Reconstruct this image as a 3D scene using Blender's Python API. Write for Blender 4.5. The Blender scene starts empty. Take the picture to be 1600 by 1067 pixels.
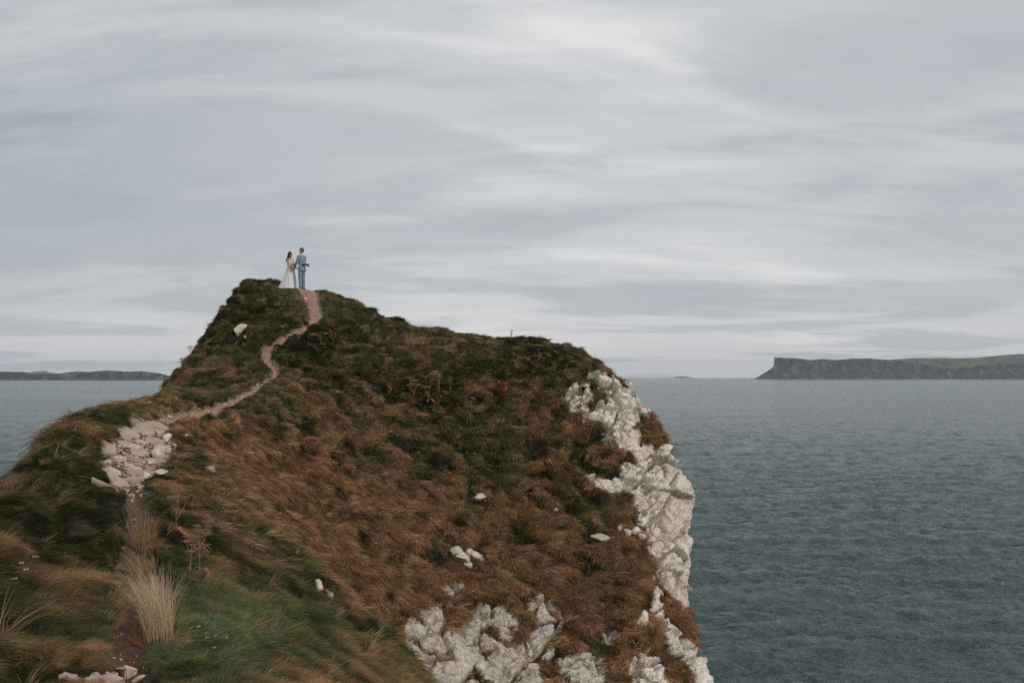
import bpy, bmesh, math, random
import numpy as np
from mathutils import Vector, Matrix, Euler
from mathutils.bvhtree import BVHTree

# ------------------------------------------------------------------ scene, camera, light
scene = bpy.context.scene
COL = scene.collection
R = math.radians
F = 1556.0          # focal length in pixels of the 1600 px wide photograph (35 mm lens)
CX, H0 = 800.0, 588.6
SEA = -28.0         # sea level, the eye is at z = 0

cd = bpy.data.cameras.new("camera")
cam = bpy.data.objects.new("camera", cd)
COL.objects.link(cam)
cam.location = (0, 0, 0)
cam.rotation_euler = (R(90), 0, 0)
cd.sensor_width = 36.0
cd.lens = 36.0 * F / 1600.0
cd.shift_y = (H0 - 533.5) / 1600.0
cd.clip_start = 0.1
cd.clip_end = 120000
scene.camera = cam

SUN_EL, SUN_AZ = 38.0, 128.0      # compass style: 0 = +Y (view direction), 90 = +X (right)
world = bpy.data.worlds.new("World")
scene.world = world
world.use_nodes = True
wt = world.node_tree
wt.nodes.clear()
def wn(t, **kw):
    n = wt.nodes.new(t)
    for k, v in kw.items(): setattr(n, k, v)
    return n
def wl(a, b): wt.links.new(a, b)
w_out = wn('ShaderNodeOutputWorld'); w_bg = wn('ShaderNodeBackground')
w_bg.inputs['Strength'].default_value = 0.1
wl(w_bg.outputs[0], w_out.inputs[0])
sky = wn('ShaderNodeTexSky', sky_type='NISHITA', sun_disc=False)
sky.sun_elevation = R(SUN_EL); sky.sun_rotation = R(SUN_AZ); sky.altitude = 0
w_tc = wn('ShaderNodeTexCoord'); w_sep = wn('ShaderNodeSeparateXYZ')
wl(w_tc.outputs['Generated'], w_sep.inputs[0])
def wmath(op, a, b=None, c=None):
    n = wn('ShaderNodeMath', operation=op)
    for i, v in enumerate((a, b, c)):
        if v is None: continue
        if isinstance(v, (int, float)): n.inputs[i].default_value = v
        else: wl(v, n.inputs[i])
    return n.outputs[0]
zz = wmath('MAXIMUM', w_sep.outputs['Z'], 0.0)
def wplane(off):
    den = wmath('ADD', zz, off); c = wn('ShaderNodeCombineXYZ')
    wl(wmath('DIVIDE', w_sep.outputs['X'], den), c.inputs[0]); wl(wmath('DIVIDE', w_sep.outputs['Y'], den), c.inputs[1]); return c.outputs[0]
deck_hi, deck_lo = wplane(0.26), wplane(0.075)
def wnoise(plane, scale, loc, rot, stretch, detail=6, rough=0.55, dist=0.0):
    m = wn('ShaderNodeMapping')
    m.inputs['Location'].default_value = loc; m.inputs['Rotation'].default_value = (0, 0, R(rot))
    m.inputs['Scale'].default_value = stretch
    wl(plane, m.inputs[0])
    n = wn('ShaderNodeTexNoise'); n.inputs['Scale'].default_value = scale
    n.inputs['Detail'].default_value = detail; n.inputs['Roughness'].default_value = rough
    n.inputs['Distortion'].default_value = dist
    wl(m.outputs[0], n.inputs['Vector'])
    return n.outputs['Fac']
def wramp(fac, stops):
    r = wn('ShaderNodeValToRGB'); wl(fac, r.inputs[0])
    e = r.color_ramp.elements
    for i, (p, c) in enumerate(stops):
        if i >= 2: e.new(p)
        e[i].position = p; e[i].color = (*c, 1) if isinstance(c, tuple) else (c, c, c, 1)
    r.color_ramp.interpolation = 'EASE'
    return r.outputs[0]
def wmix(fac, a, b):
    n = wn('ShaderNodeMixRGB')
    for k, v in enumerate((fac, a, b)):
        if isinstance(v, tuple): n.inputs[k].default_value = (*v, 1)
        elif isinstance(v, (int, float)): n.inputs[k].default_value = v
        else: wl(v, n.inputs[k])
    return n.outputs[0]
# high veil: broad soft masses drawn out along one wind direction
n_big = wnoise(deck_hi, 0.62, (3.1, 7.4, 0), 46, (0.8, 1.5, 1), 5, 0.48, 0.25)
n_mid = wnoise(deck_hi, 1.7, (11.2, 1.7, 0), 42, (0.6, 1.7, 1), 6, 0.55, 0.5)
n_fin = wnoise(deck_hi, 6.0, (1.2, 4.0, 0), 50, (0.5, 1.7, 1), 6, 0.6, 0.7)
dens = wmath('ADD', wmath('MULTIPLY', n_big, 0.52), wmath('ADD', wmath('MULTIPLY', n_mid, 0.36), wmath('MULTIPLY', n_fin, 0.12)))
cloud = wramp(dens, [(0.39, (3.35, 3.70, 4.05)), (0.46, (4.35, 4.66, 4.94)), (0.53, (5.50, 5.66, 5.82)), (0.62, (7.3, 7.22, 7.18))])
cloud = wmix(0.05, cloud, sky.outputs[0])                       # the clear sky shows faintly through
# towards the horizon the veil is seen edge-on and brightens; a lower broken deck lies in front of it
hz = wmath('POWER', wmath('SUBTRACT', 1.0, wmath('MINIMUM', wmath('MULTIPLY', zz, 5.0), 1.0)), 2.0)
cloud = wmix(wmath('MULTIPLY', hz, 0.75), cloud, (7.1, 6.9, 6.8))
lo1 = wnoise(deck_lo, 0.55, (5.3, 2.2, 0), 20, (0.7, 1.0, 1), 6, 0.55, 0.5)
lo_a = wramp(lo1, [(0.475, 0.0), (0.56, 1.0)])
cloud = wmix(wmath('MULTIPLY', lo_a, 0.62), cloud, (3.95, 4.32, 4.68))
wl(cloud, w_bg.inputs[0])

sl = bpy.data.lights.new("sun", 'SUN'); sl.energy = 1.5; sl.angle = R(14); sl.color = (1.0, 0.94, 0.86)
sun = bpy.data.objects.new("sun", sl); COL.objects.link(sun)
_a, _e = R(SUN_AZ), R(SUN_EL)
sdir = Vector((math.sin(_a) * math.cos(_e), math.cos(_a) * math.cos(_e), math.sin(_e)))
sun.rotation_euler = sdir.to_track_quat('Z', 'Y').to_euler()

vs = scene.view_settings
vs.view_transform = 'Standard'; vs.look = 'None'; vs.gamma = 1.0; vs.use_curve_mapping = False
vs.exposure = 0.14
cy = scene.cycles
cy.max_bounces = 6; cy.diffuse_bounces = 3; cy.glossy_bounces = 2; cy.transmission_bounces = 3
cy.volume_bounces = 0; cy.transparent_max_bounces = 8
cy.use_denoising = False
cy.sample_clamp_direct = 3.0; cy.sample_clamp_indirect = 3.0
cy.caustics_reflective = False; cy.caustics_refractive = False

# ------------------------------------------------------------------ numeric helpers
rng = np.random.default_rng(7)
random.seed(7)
def _hash(ix, iy, iz, seed):
    with np.errstate(over='ignore'):
        h = (ix.astype(np.uint32) * np.uint32(374761393) + iy.astype(np.uint32) * np.uint32(668265263)
             + iz.astype(np.uint32) * np.uint32(2246822519) + np.uint32((seed * 3266489917) & 0xFFFFFFFF))
        h = (h ^ (h >> np.uint32(13))) * np.uint32(1274126177)
        h = (h ^ (h >> np.uint32(16))) * np.uint32(2246822519)
        h = h ^ (h >> np.uint32(15))
    return h
def _h01(ix, iy, iz, seed): return _hash(ix, iy, iz, seed).astype(np.float64) / 4294967295.0
def vnoise(p, seed=0):
    """gradient noise in about -1..1 at the points p (N,3)"""
    pi = np.floor(p).astype(np.int64); f = p - pi
    u = f * f * f * (f * (f * 6 - 15) + 10)
    out = np.zeros(len(p))
    for dx in (0, 1):
        wx = u[:, 0] if dx else 1 - u[:, 0]
        for dy in (0, 1):
            wy = u[:, 1] if dy else 1 - u[:, 1]
            for dz in (0, 1):
                wz = u[:, 2] if dz else 1 - u[:, 2]
                h = _hash(pi[:, 0] + dx, pi[:, 1] + dy, pi[:, 2] + dz, seed)
                gx = (h & np.uint32(1023)).astype(np.float64) / 511.5 - 1
                gy = ((h >> np.uint32(10)) & np.uint32(1023)).astype(np.float64) / 511.5 - 1
                gz = ((h >> np.uint32(20)) & np.uint32(1023)).astype(np.float64) / 511.5 - 1
                out += wx * wy * wz * (gx * (f[:, 0] - dx) + gy * (f[:, 1] - dy) + gz * (f[:, 2] - dz))
    return out * 1.15
def fbm(p, scale, octs=4, seed=0, gain=0.5):
    a, o, tot, q = 1.0, np.zeros(len(p)), 0.0, p / scale
    for i in range(octs):
        o += a * vnoise(q, seed + i * 17); tot += a; a *= gain; q = q * 2.03 + 5.7
    return o / tot * 1.4
def sstep(a, b, x):
    t = np.clip((x - a) / (b - a), 0, 1)
    return t * t * (3 - 2 * t)
def voronoi(p, seed=0):
    """F1, F2, cell random and vector to the nearest site"""
    pi = np.floor(p).astype(np.int64)
    n = len(p); f1 = np.full(n, 9.0); f2 = np.full(n, 9.0); cid = np.zeros(n); vec = np.zeros((n, 3))
    for dx in (-1, 0, 1):
        for dy in (-1, 0, 1):
            for dz in (-1, 0, 1):
                c = pi + np.array([dx, dy, dz])
                s = np.stack([c[:, k] + _h01(c[:, 0], c[:, 1], c[:, 2], seed + k) for k in range(3)], 1)
                dv = p - s; d = np.sqrt((dv * dv).sum(1)); m = d < f1
                f2 = np.where(m, f1, np.minimum(f2, d)); f1 = np.where(m, d, f1)
                cid = np.where(m, _h01(c[:, 0], c[:, 1], c[:, 2], seed + 9), cid); vec[m] = dv[m]
    return f1, f2, cid, vec
def pchip(xs, ys, xq):
    """monotone cubic interpolation, ys (n,...) over xs (n) at xq (m)"""
    xs = np.asarray(xs, float); ys = np.asarray(ys, float); sh = ys.shape[1:]; y = ys.reshape(len(xs), -1)
    h = np.diff(xs)[:, None]; d = np.diff(y, axis=0) / h
    m = np.zeros_like(y); m[0] = d[0]; m[-1] = d[-1]
    w1 = 2 * h[1:] + h[:-1]; w2 = h[1:] + 2 * h[:-1]
    same = d[:-1] * d[1:] > 0
    with np.errstate(divide='ignore', invalid='ignore'):
        hm = (w1 + w2) / (w1 / d[:-1] + w2 / d[1:])
    m[1:-1] = np.where(same, hm, 0)
    k = np.clip(np.searchsorted(xs, xq) - 1, 0, len(xs) - 2)
    hh = h[k]; t = ((xq - xs[k])[:, None]) / hh
    r = ((2*t**3 - 3*t**2 + 1) * y[k] + (t**3 - 2*t**2 + t) * hh * m[k] + (-2*t**3 + 3*t**2) * y[k+1] + (t**3 - t**2) * hh * m[k+1])
    return r.reshape((len(xq),) + sh)
def proj(p):
    """where points of the place fall in the photograph (used to read distances off it)"""
    y = np.maximum(p[:, 1], 0.5)
    return CX + F * p[:, 0] / y, H0 - F * p[:, 2] / y
def poly_sd(px, py, poly):
    """signed distance to a polygon, negative inside"""
    P = np.array(poly, float); n = len(P); d = np.full(len(px), 1e18); inside = np.zeros(len(px), bool)
    for i in range(n):
        a, b = P[i], P[(i + 1) % n]; e = b - a
        wx, wy = px - a[0], py - a[1]
        t = np.clip((wx * e[0] + wy * e[1]) / (e @ e), 0, 1)
        d = np.minimum(d, (wx - t * e[0])**2 + (wy - t * e[1])**2)
        c = ((a[1] > py) != (b[1] > py)) & (px < (b[0] - a[0]) * (py - a[1]) / (b[1] - a[1] + 1e-12) + a[0])
        inside ^= c
    d = np.sqrt(d)
    return np.where(inside, -d, d)
def seg_dist(p2, line):
    """distance in plan to a polyline, and the parameter along it"""
    L = np.array(line, float); d = np.full(len(p2), 1e18); tt = np.zeros(len(p2))
    for i in range(len(L) - 1):
        a, b = L[i], L[i + 1]; e = b - a
        t = np.clip(((p2 - a) @ e) / (e @ e), 0, 1)
        q = ((p2 - a - t[:, None] * e)**2).sum(1); m = q < d
        d = np.where(m, q, d); tt = np.where(m, i + t, tt)
    return np.sqrt(d), tt

# ------------------------------------------------------------------ object and material helpers
def tag(o, label=None, cat=None, group=None, kind=None):
    if label: o['label'] = label
    if cat: o['category'] = cat
    if group: o['group'] = group
    if kind: o['kind'] = kind
    return o
def link(name, me, mat=None, parent=None):
    o = bpy.data.objects.new(name, me); COL.objects.link(o)
    if mat is not None and not me.materials: me.materials.append(mat)
    if parent is not None: o.parent = parent
    return o
def empty(name, loc, rz=0.0):
    o = bpy.data.objects.new(name, None); COL.objects.link(o)
    o.location = loc; o.rotation_euler = (0, 0, rz); o.empty_display_size = 0.1
    return o
def mesh_from(name, verts, faces, smooth=True):
    me = bpy.data.meshes.new(name); me.from_pydata([tuple(v) for v in verts], [], faces)
    if smooth: me.polygons.foreach_set('use_smooth', np.ones(len(me.polygons), bool))
    me.update(); return me
def grid_mesh(name, V, wrap=False, smooth=True):
    """V (rows, cols, 3) -> quad mesh made fast"""
    nr, nc = V.shape[:2]
    idx = np.arange(nr * nc).reshape(nr, nc)
    if wrap: idx = np.concatenate([idx, idx[:, :1]], 1)
    q = np.stack([idx[:-1, :-1], idx[:-1, 1:], idx[1:, 1:], idx[1:, :-1]], -1).reshape(-1, 4)
    me = bpy.data.meshes.new(name)
    me.vertices.add(nr * nc); me.vertices.foreach_set('co', V.reshape(-1).astype(np.float32))
    me.loops.add(q.size); me.loops.foreach_set('vertex_index', q.reshape(-1).astype(np.int32))
    me.polygons.add(len(q)); me.polygons.foreach_set('loop_start', np.arange(0, q.size, 4, dtype=np.int32))
    me.polygons.foreach_set('use_smooth', np.full(len(q), smooth))
    me.update(calc_edges=True); me.validate()
    return me
def set_attr(me, name, typ, data, dom='POINT'):
    a = me.attributes.new(name, typ, dom)
    key = {'FLOAT': 'value', 'INT': 'value', 'FLOAT_VECTOR': 'vector', 'FLOAT_COLOR': 'color'}[typ]
    a.data.foreach_set(key, np.ascontiguousarray(data, dtype=np.int32 if typ == 'INT' else np.float32).reshape(-1))
def grid_normals(V):
    du = np.gradient(V, axis=1); dv = np.gradient(V, axis=0)
    n = np.cross(du, dv); l = np.linalg.norm(n, axis=2, keepdims=True)
    return n / np.maximum(l, 1e-9)

class NT:
    """short hand for building a node material"""
    def __init__(s, name):
        s.m = bpy.data.materials.new(name); s.m.use_nodes = True; s.t = s.m.node_tree; s.t.nodes.clear()
        s.out = s.n('ShaderNodeOutputMaterial')
    def n(s, t, **kw):
        n = s.t.nodes.new(t)
        for k, v in kw.items(): setattr(n, k, v)
        return n
    def l(s, a, b): s.t.links.new(a, b)
    def put(s, sock, v):
        if isinstance(v, (int, float)):
            sock.default_value = v
        elif isinstance(v, tuple):
            sock.default_value = v if len(v) == len(sock.default_value) else (*v, 1)
        else: s.l(v, sock)
    def math(s, op, a, b=None, c=None, clamp=False):
        n = s.n('ShaderNodeMath', operation=op, use_clamp=clamp)
        for i, v in enumerate((a, b, c)):
            if v is not None: s.put(n.inputs[i], v)
        return n.outputs[0]
    def mix(s, fac, a, b, blend='MIX'):
        n = s.n('ShaderNodeMixRGB', blend_type=blend)
        s.put(n.inputs[0], fac); s.put(n.inputs[1], a); s.put(n.inputs[2], b)
        return n.outputs[0]
    def attr(s, name, typ='GEOMETRY', out='Fac'):
        return s.n('ShaderNodeAttribute', attribute_name=name, attribute_type=typ).outputs[out]
    def noise(s, scale, detail=4, rough=0.55, dist=0.0, coord='Object', stretch=None, out='Fac'):
        tc = s.n('ShaderNodeTexCoord') if coord != 'Pos' else s.n('ShaderNodeNewGeometry')
        v = tc.outputs['Position' if coord == 'Pos' else coord]
        if stretch:
            mp = s.n('ShaderNodeMapping'); mp.inputs['Scale'].default_value = stretch[:3]
            if len(stretch) > 3: mp.inputs['Rotation'].default_value = stretch[3:6]
            s.l(v, mp.inputs[0]); v = mp.outputs[0]
        n = s.n('ShaderNodeTexNoise'); s.l(v, n.inputs['Vector'])
        n.inputs['Scale'].default_value = scale; n.inputs['Detail'].default_value = detail
        n.inputs['Roughness'].default_value = rough; n.inputs['Distortion'].default_value = dist
        return n.outputs[out]
    def ramp(s, fac, stops, interp='LINEAR'):
        r = s.n('ShaderNodeValToRGB'); s.l(fac, r.inputs[0]); e = r.color_ramp.elements
        r.color_ramp.interpolation = interp
        for i, (p, c) in enumerate(stops):
            if i >= 2: e.new(p)
            e[i].position = p; e[i].color = (*c, 1) if isinstance(c, tuple) else (c, c, c, 1)
        return r.outputs[0]
    def bump(s, h, strength, dist, normal=None):
        b = s.n('ShaderNodeBump'); b.inputs['Strength'].default_value = strength; b.inputs['Distance'].default_value = dist
        s.l(h, b.inputs['Height'])
        if normal is not None: s.l(normal, b.inputs['Normal'])
        return b.outputs[0]
    def bsdf(s, color, rough=0.8, normal=None, spec=0.3, **kw):
        b = s.n('ShaderNodeBsdfPrincipled'); s.put(b.inputs['Base Color'], color); s.put(b.inputs['Roughness'], rough)
        s.put(b.inputs['Specular IOR Level'], spec)
        for k, v in kw.items(): s.put(b.inputs[k.replace('_', ' ')], v)
        if normal is not None: s.l(normal, b.inputs['Normal'])
        s.l(b.outputs[0], s.out.inputs[0]); return b
def plain(name, color, rough=0.7, var=0.25, scale=30, spec=0.3):
    m = NT(name); n = m.noise(scale, 3)
    c = m.mix(m.math('MULTIPLY', n, 1.0), tuple(x * (1 - var) for x in color), tuple(min(1, x * (1 + var)) for x in color))
    m.bsdf(c, rough, spec=spec); return m.m

# rock colours shared by cliff, slabs and loose stones
def rock_color(m, coord='Pos'):
    a = m.noise(1.1, 6, 0.6, 0.3, coord); b = m.noise(7.0, 5, 0.65, 0.0, coord); c = m.noise(38.0, 4, 0.6, 0.0, coord)
    d = m.noise(2.6, 6, 0.7, 0.8, coord, (1.0, 1.0, 0.45))
    col = m.ramp(a, [(0.28, (0.55, 0.43, 0.34)), (0.45, (0.70, 0.61, 0.525)), (0.62, (0.79, 0.725, 0.65))])
    col = m.mix(m.ramp(b, [(0.34, 0.0), (0.52, 1.0)]), m.mix(0.45, col, (0.34, 0.27, 0.215)), col)        # weathered grey-brown blotches
    col = m.mix(m.ramp(d, [(0.32, 0.7), (0.43, 0.0)]), col, (0.235, 0.165, 0.12))                        # soil stains running down
    col = m.mix(m.ramp(c, [(0.30, 0.8), (0.40, 0.0)]), col, (0.15, 0.125, 0.105))                         # pits and dark lichen specks
    return col, b, c
# ------------------------------------------------------------------ the headland (one continuous ground surface)
# Sections across the headland at growing distance y. Each is read off the photograph as
# ten points: left brink, left bank, path, five down the right flank, cliff brink, cliff.
PX = {
 7.6: [(-250,930),(20,1035),(200,1067),(320,1085),(450,1130),(560,1190),(700,1290),(850,1420),(1000,1600),(1150,1900)],
 9.5: [(-70,865),(70,930),(205,960),(300,985),(420,1050),(540,1130),(680,1230),(820,1360),(960,1520),(1100,1750)],
 11.5:[(0,806),(90,855),(202,880),(300,925),(420,995),(540,1070),(660,1150),(790,1270),(930,1430),(1080,1650)],
 14:  [(55,745),(120,770),(212,800),(300,850),(400,915),(520,985),(640,1065),(750,1190),(890,1350),(1050,1550)],
 16:  [(85,706),(130,730),(203,755),(290,803),(380,862),(480,922),(562,985),(680,1130),(830,1290),(1020,1450)],
 18:  [(108,676),(145,698),(200,715),(290,757),(380,812),(440,855),(495,900),(620,1080),(800,1240),(1000,1370)],
 20:  [(135,660),(165,676),(212,688),(300,728),(345,748),(400,820),(470,945),(600,1110),(780,1190),(1000,1310)],
 22.5:[(165,646),(200,650),(237,661),(318,722),(385,835),(450,960),(530,1070),(640,1130),(800,1170),(1010,1270)],
 25:  [(212,632),(245,635),(282,650),(345,710),(430,830),(510,960),(600,1040),(710,1100),(850,1120),(1040,1220)],
 27.5:[(264,620),(300,628),(330,640),(390,690),(480,800),(575,905),(680,990),(800,1030),(950,1070),(1080,1150)],
 30:  [(275,614),(320,618),(372,622),(440,668),(530,755),(630,835),(740,900),(860,940),(1000,985),(1105,1075)],
 32.5:[(274,613),(330,610),(403,604),(480,638),(570,700),(670,765),(780,820),(900,855),(1015,895),(1076,985)],
 34.5:[(270,600),(340,590),(430,586),(510,610),(600,655),(700,705),(810,750),(915,782),(1015,822),(1070,900)],
 36.2:[(284,576),(335,560),(416,551),(520,575),(620,608),(720,645),(830,680),(930,712),(1035,760),(1068,830)],
 37.4:[(308,549),(370,533),(452,525),(545,545),(635,572),(735,605),(845,635),(945,665),(1048,714),(1081,784)],
 38.8:[(332,514),(395,505),(490,504),(560,518),(645,540),(745,565),(855,590),(950,622),(1035,688),(1060,790)],
 40.3:[(360,478),(412,481),(491,480),(550,487),(630,510),(730,535),(840,552),(925,575),(985,612),(1040,720)],
 42:  [(386,448),(425,447),(472,454),(525,463),(600,501),(690,520),(790,533),(870,539),(922,566),(1000,680)],
 43:  [(393,440),(424,439),(474,453),(525,465),(600,505),(690,525),(790,539),(865,547),(910,575),(990,700)],
 45:  [(395,460),(430,465),(475,475),(525,485),(600,520),(690,545),(790,560),(860,580),(910,640),(980,760)],
 49:  [(410,540),(440,545),(480,550),(530,560),(600,590),(690,610),(780,640),(840,680),(900,740),(950,850)],
}
WX = {   # sections outside the picture, in metres
 -14: [(-7,-1.2),(-4,-1.1),(-2,-1.2),(0,-1.3),(2,-1.5),(4,-2.0),(6,-3.0),(8,-5),(10,-8),(12,-13)],
 -6:  [(-6,-1.6),(-3.5,-1.5),(-1.5,-1.6),(0,-1.6),(1.5,-1.8),(3,-2.3),(4.5,-3.2),(6,-5),(8,-8),(10,-13)],
 0:   [(-5,-1.8),(-3,-1.7),(-1.4,-1.8),(0,-1.75),(0.9,-1.95),(1.8,-2.4),(2.8,-3.2),(4,-4.8),(5.5,-7.5),(7.5,-12)],
 4:   [(-5,-1.7),(-3.2,-2.1),(-2.1,-2.2),(-1.2,-2.2),(-0.4,-2.35),(0.4,-2.7),(1.3,-3.4),(2.5,-4.7),(3.8,-7),(5.5,-11)],
 57:  [(-12,-9),(-11,-9.3),(-10,-9.6),(-8,-10),(-6,-10.5),(-4,-11),(-2,-11.5),(0,-12.5),(1,-14),(2,-18)],
 70:  [(-13,-33),(-12,-33),(-11,-33),(-9,-33),(-7,-33),(-5,-33),(-3,-33),(-1,-33),(0,-33),(1,-33)],
}
secs = {}
for d, L in PX.items():
    A = np.array(L, float); secs[d] = np.stack([(A[:, 0] - CX) / F * d, -(A[:, 1] - H0) / F * d], 1)
for d, L in WX.items(): secs[d] = np.array(L, float)
ds = sorted(secs)
full = []
for d in ds:
    S = secs[d]; b, k = S[0], S[-1]
    # the hidden flanks: left slope to the sea, right cliff to the sea
    left = [(b[0] - 9.0, min(b[1], -33)), (b[0] - 4.2, b[1] - 9.0 if b[1] > -20 else -33), (b[0] - 0.75, b[1] - 1.6 if b[1] > -20 else -33)]
    dxr = float(np.interp(d, [30, 32.5, 34.5, 36.2, 37.4, 38.8, 40.3, 42], [0.7, 0.45, 0.05, -0.15, -1.0, -0.45, 0.1, 0.5]))
    right = [(k[0] + dxr, k[1] - 4.5 if k[1] > -20 else -33), (k[0] + 4.0, -33)]
    full.append(np.array(left + [tuple(v) for v in S] + right))
full = np.array(full)                                   # (sections, 15, 2)
rows = np.concatenate([np.arange(-14, 6.5, 0.3), np.arange(6.5, 14, 0.05), np.arange(14, 45, 0.058), np.arange(45, 70.1, 0.5)])
XZ = pchip(ds, full, rows)                              # (rows, 15, 2)
NCOL = [8, 16, 14, 26, 30, 46, 46, 46, 46, 46, 46, 48, 80, 24]
tq, Vr = [], []
frac = np.concatenate([np.linspace(0, 1, n, endpoint=False) + i for i, n in enumerate(NCOL)] + [[len(NCOL)]])
base = np.zeros((len(rows), len(frac), 3))
for r in range(len(rows)):
    P = XZ[r]; ch = np.concatenate([[0], np.cumsum(np.maximum(np.linalg.norm(np.diff(P, axis=0), axis=1), 1e-3))])
    k = np.minimum(frac.astype(int), len(NCOL) - 1)
    s = ch[k] + (frac - k) * (ch[k + 1] - ch[k])
    q = pchip(ch, P, s)
    base[r, :, 0] = q[:, 0]; base[r, :, 1] = rows[r]; base[r, :, 2] = q[:, 1]
semi = np.broadcast_to(frac, base.shape[:2]).reshape(-1)
# soften the joints between sections
for _ in range(3):
    base[1:-1, :, ::2] = 0.25 * base[:-2, :, ::2] + 0.5 * base[1:-1, :, ::2] + 0.25 * base[2:, :, ::2]
nrm = grid_normals(base)
if nrm[:, 200, 2].mean() < 0: nrm = -nrm
p0 = base.reshape(-1, 3); n0 = nrm.reshape(-1, 3)
ppx, ppy = proj(p0)

PATH_PX = [(185,1200,6.0),(197,1067,7.6),(207,960,9.5),(203,880,11.5),(212,800,14),(203,758,16),(203,712,18.5),(237,661,22.5),(282,650,25),
           (330,640,27.5),(372,622,30),(403,605,32.5),(430,586,34.5),(416,551,36.2),(452,525,37.4),(490,504,38.8),(491,480,40.3),(477,455,42.0),(462,453,42.8)]
PATH = [((a - CX) / F * d, d) for a, b, d in PATH_PX]
_pt = np.linspace(0, len(PATH) - 1, 90)
PATH_S = pchip(np.arange(len(PATH)), np.array(PATH), _pt)
pd, pt = seg_dist(p0[:, :2], PATH_S)
wob = fbm(p0, 0.7, 3, 31)
pwid = np.interp(pt, [0, 20, 38, 52, 72, 80, 86, 89], [0.14, 0.10, 0.11, 0.12, 0.16, 0.22, 0.50, 0.80])
path_m = 1 - sstep(-0.07, 0.10, pd - pwid * (1 + 0.75 * wob))
path_m *= sstep(5, 6.5, p0[:, 1])

# bare limestone: where the photograph shows it on the ground surface
ROCK = [
 [(877,626),(898,606),(918,605),(926,620),(911,634),(911,647),(897,643)],
 [(919,591),(944,590),(961,601),(978,620),(995,658),(984,671),(970,646),(951,624),(933,603)],
 [(905,645),(927,637),(953,634),(970,646),(986,671),(967,672),(941,664),(916,654)],
 [(975,602),(1000,606),(1016,642),(1006,650),(984,626)],
 [(941,667),(986,671),(1000,688),(1020,704),(1050,706),(1080,712),(1100,740),(1120,780),(1125,800),(1125,842),
  (1125,890),(1120,928),(1062,950),(1040,921),(1019,902),(1023,876),(1012,858),(1003,835),(1000,807),(989,783),(972,769),(950,768),(915,754),
  (933,747),(953,751),(972,746),(972,729),(1000,716),(978,706),(944,686)],
 [(1016,908),(1029,948),(1042,977),(1050,990),(1081,1010),(1110,1032),(1125,1090),(1085,1090),(1081,1065),(1062,1026),(1036,990),(1016,961)],
 [(624,985),(630,965),(665,950),(688,941),(701,961),(707,987),(733,961),(737,948),(756,941),(795,944),(798,961),(815,977),(798,983),(805,1009),
  (820,1000),(834,1032),(850,1090),(655,1090),(645,1040)],
 [(828,941),(847,928),(880,967),(860,990),(860,1019),(841,1035),(821,1022),(815,1000),(840,980)],
 [(873,1032),(906,1016),(938,1019),(945,1045),(930,1090),(885,1090)],
 [(977,1032),(1006,1022),(1023,1035),(1039,1090),(980,1090)],
 [(690,915),(720,912),(722,930),(712,948),(695,940)],
 [(940,985),(958,988),(962,1003),(948,1004)],
 [(995,955),(1010,962),(1006,975),(994,972)],
]
rsd = np.full(len(p0), 1e9)
vis = (p0[:, 1] > 24)
for poly in ROCK:
    rsd = np.minimum(rsd, poly_sd(ppx, ppy, poly))
rn = fbm(p0, 1.3, 5, 71); rn2 = fbm(p0, 0.35, 3, 75)
rock_m = (1 - sstep(-2.5, 2.5, rsd - 4 + 8 * rn + 7 * rn2)) * vis
# the flanks that drop to the sea are bare too, with turf ledges
hid = sstep(12.3, 13.2, semi + 0.5 * rn) * sstep(0.0, 0.25, rn + 0.45)
hid *= 1 - sstep(-0.2, 0.3, -(rsd - 400) / 400) * 0
outside = (ppy > 1085) | (semi > 12.6) | (p0[:, 1] < 24)
rock_m = np.maximum(rock_m, hid * outside)
hidl = (1 - sstep(1.6, 2.3, semi + 0.5 * rn)) * sstep(0.0, 0.2, rn + 0.15)
rock_m = np.maximum(rock_m, hidl)
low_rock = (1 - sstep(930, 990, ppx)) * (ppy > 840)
rock_m *= (1 - path_m)

OUT_POLY = [(147,700),(165,682),(195,664),(235,655),(262,660),(252,690),(268,705),(266,725),(245,738),(222,752),(205,768),(180,772),(165,748),(146,732)]
out_m = (1 - sstep(-2, 6, poly_sd(ppx, ppy, OUT_POLY))) * (p0[:, 1] < 24.5) * (p0[:, 1] > 13.5)
path_m = np.maximum(path_m, out_m)
# shape of the turf: tussocks, small terraces, worn path
bil = 1 - 2.4 * np.abs(vnoise(p0 / 0.95, 3)); bil2 = 1 - 2.4 * np.abs(vnoise(p0 / 0.27 + 9, 5))
big = fbm(p0, 3.2, 3, 11)
terr = np.sin(p0[:, 2] * 2 * math.pi / 0.42 + 2.2 * fbm(p0, 2.4, 2, 44)) * sstep(33, 36, p0[:, 1]) * sstep(-0.2, 0.5, fbm(p0, 2.0, 2, 47) + 0.25)
dist_amp = np.interp(p0[:, 1], [5, 12, 24, 45], [0.5, 0.7, 1.0, 1.0])
d_turf = -0.10 * sstep(16, 26, p0[:, 1]) + (0.17 * bil + 0.08 * bil2 + 0.10 * terr) * dist_amp + 0.11 * big
d_path = -0.07 + 0.02 * rn2
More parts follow.
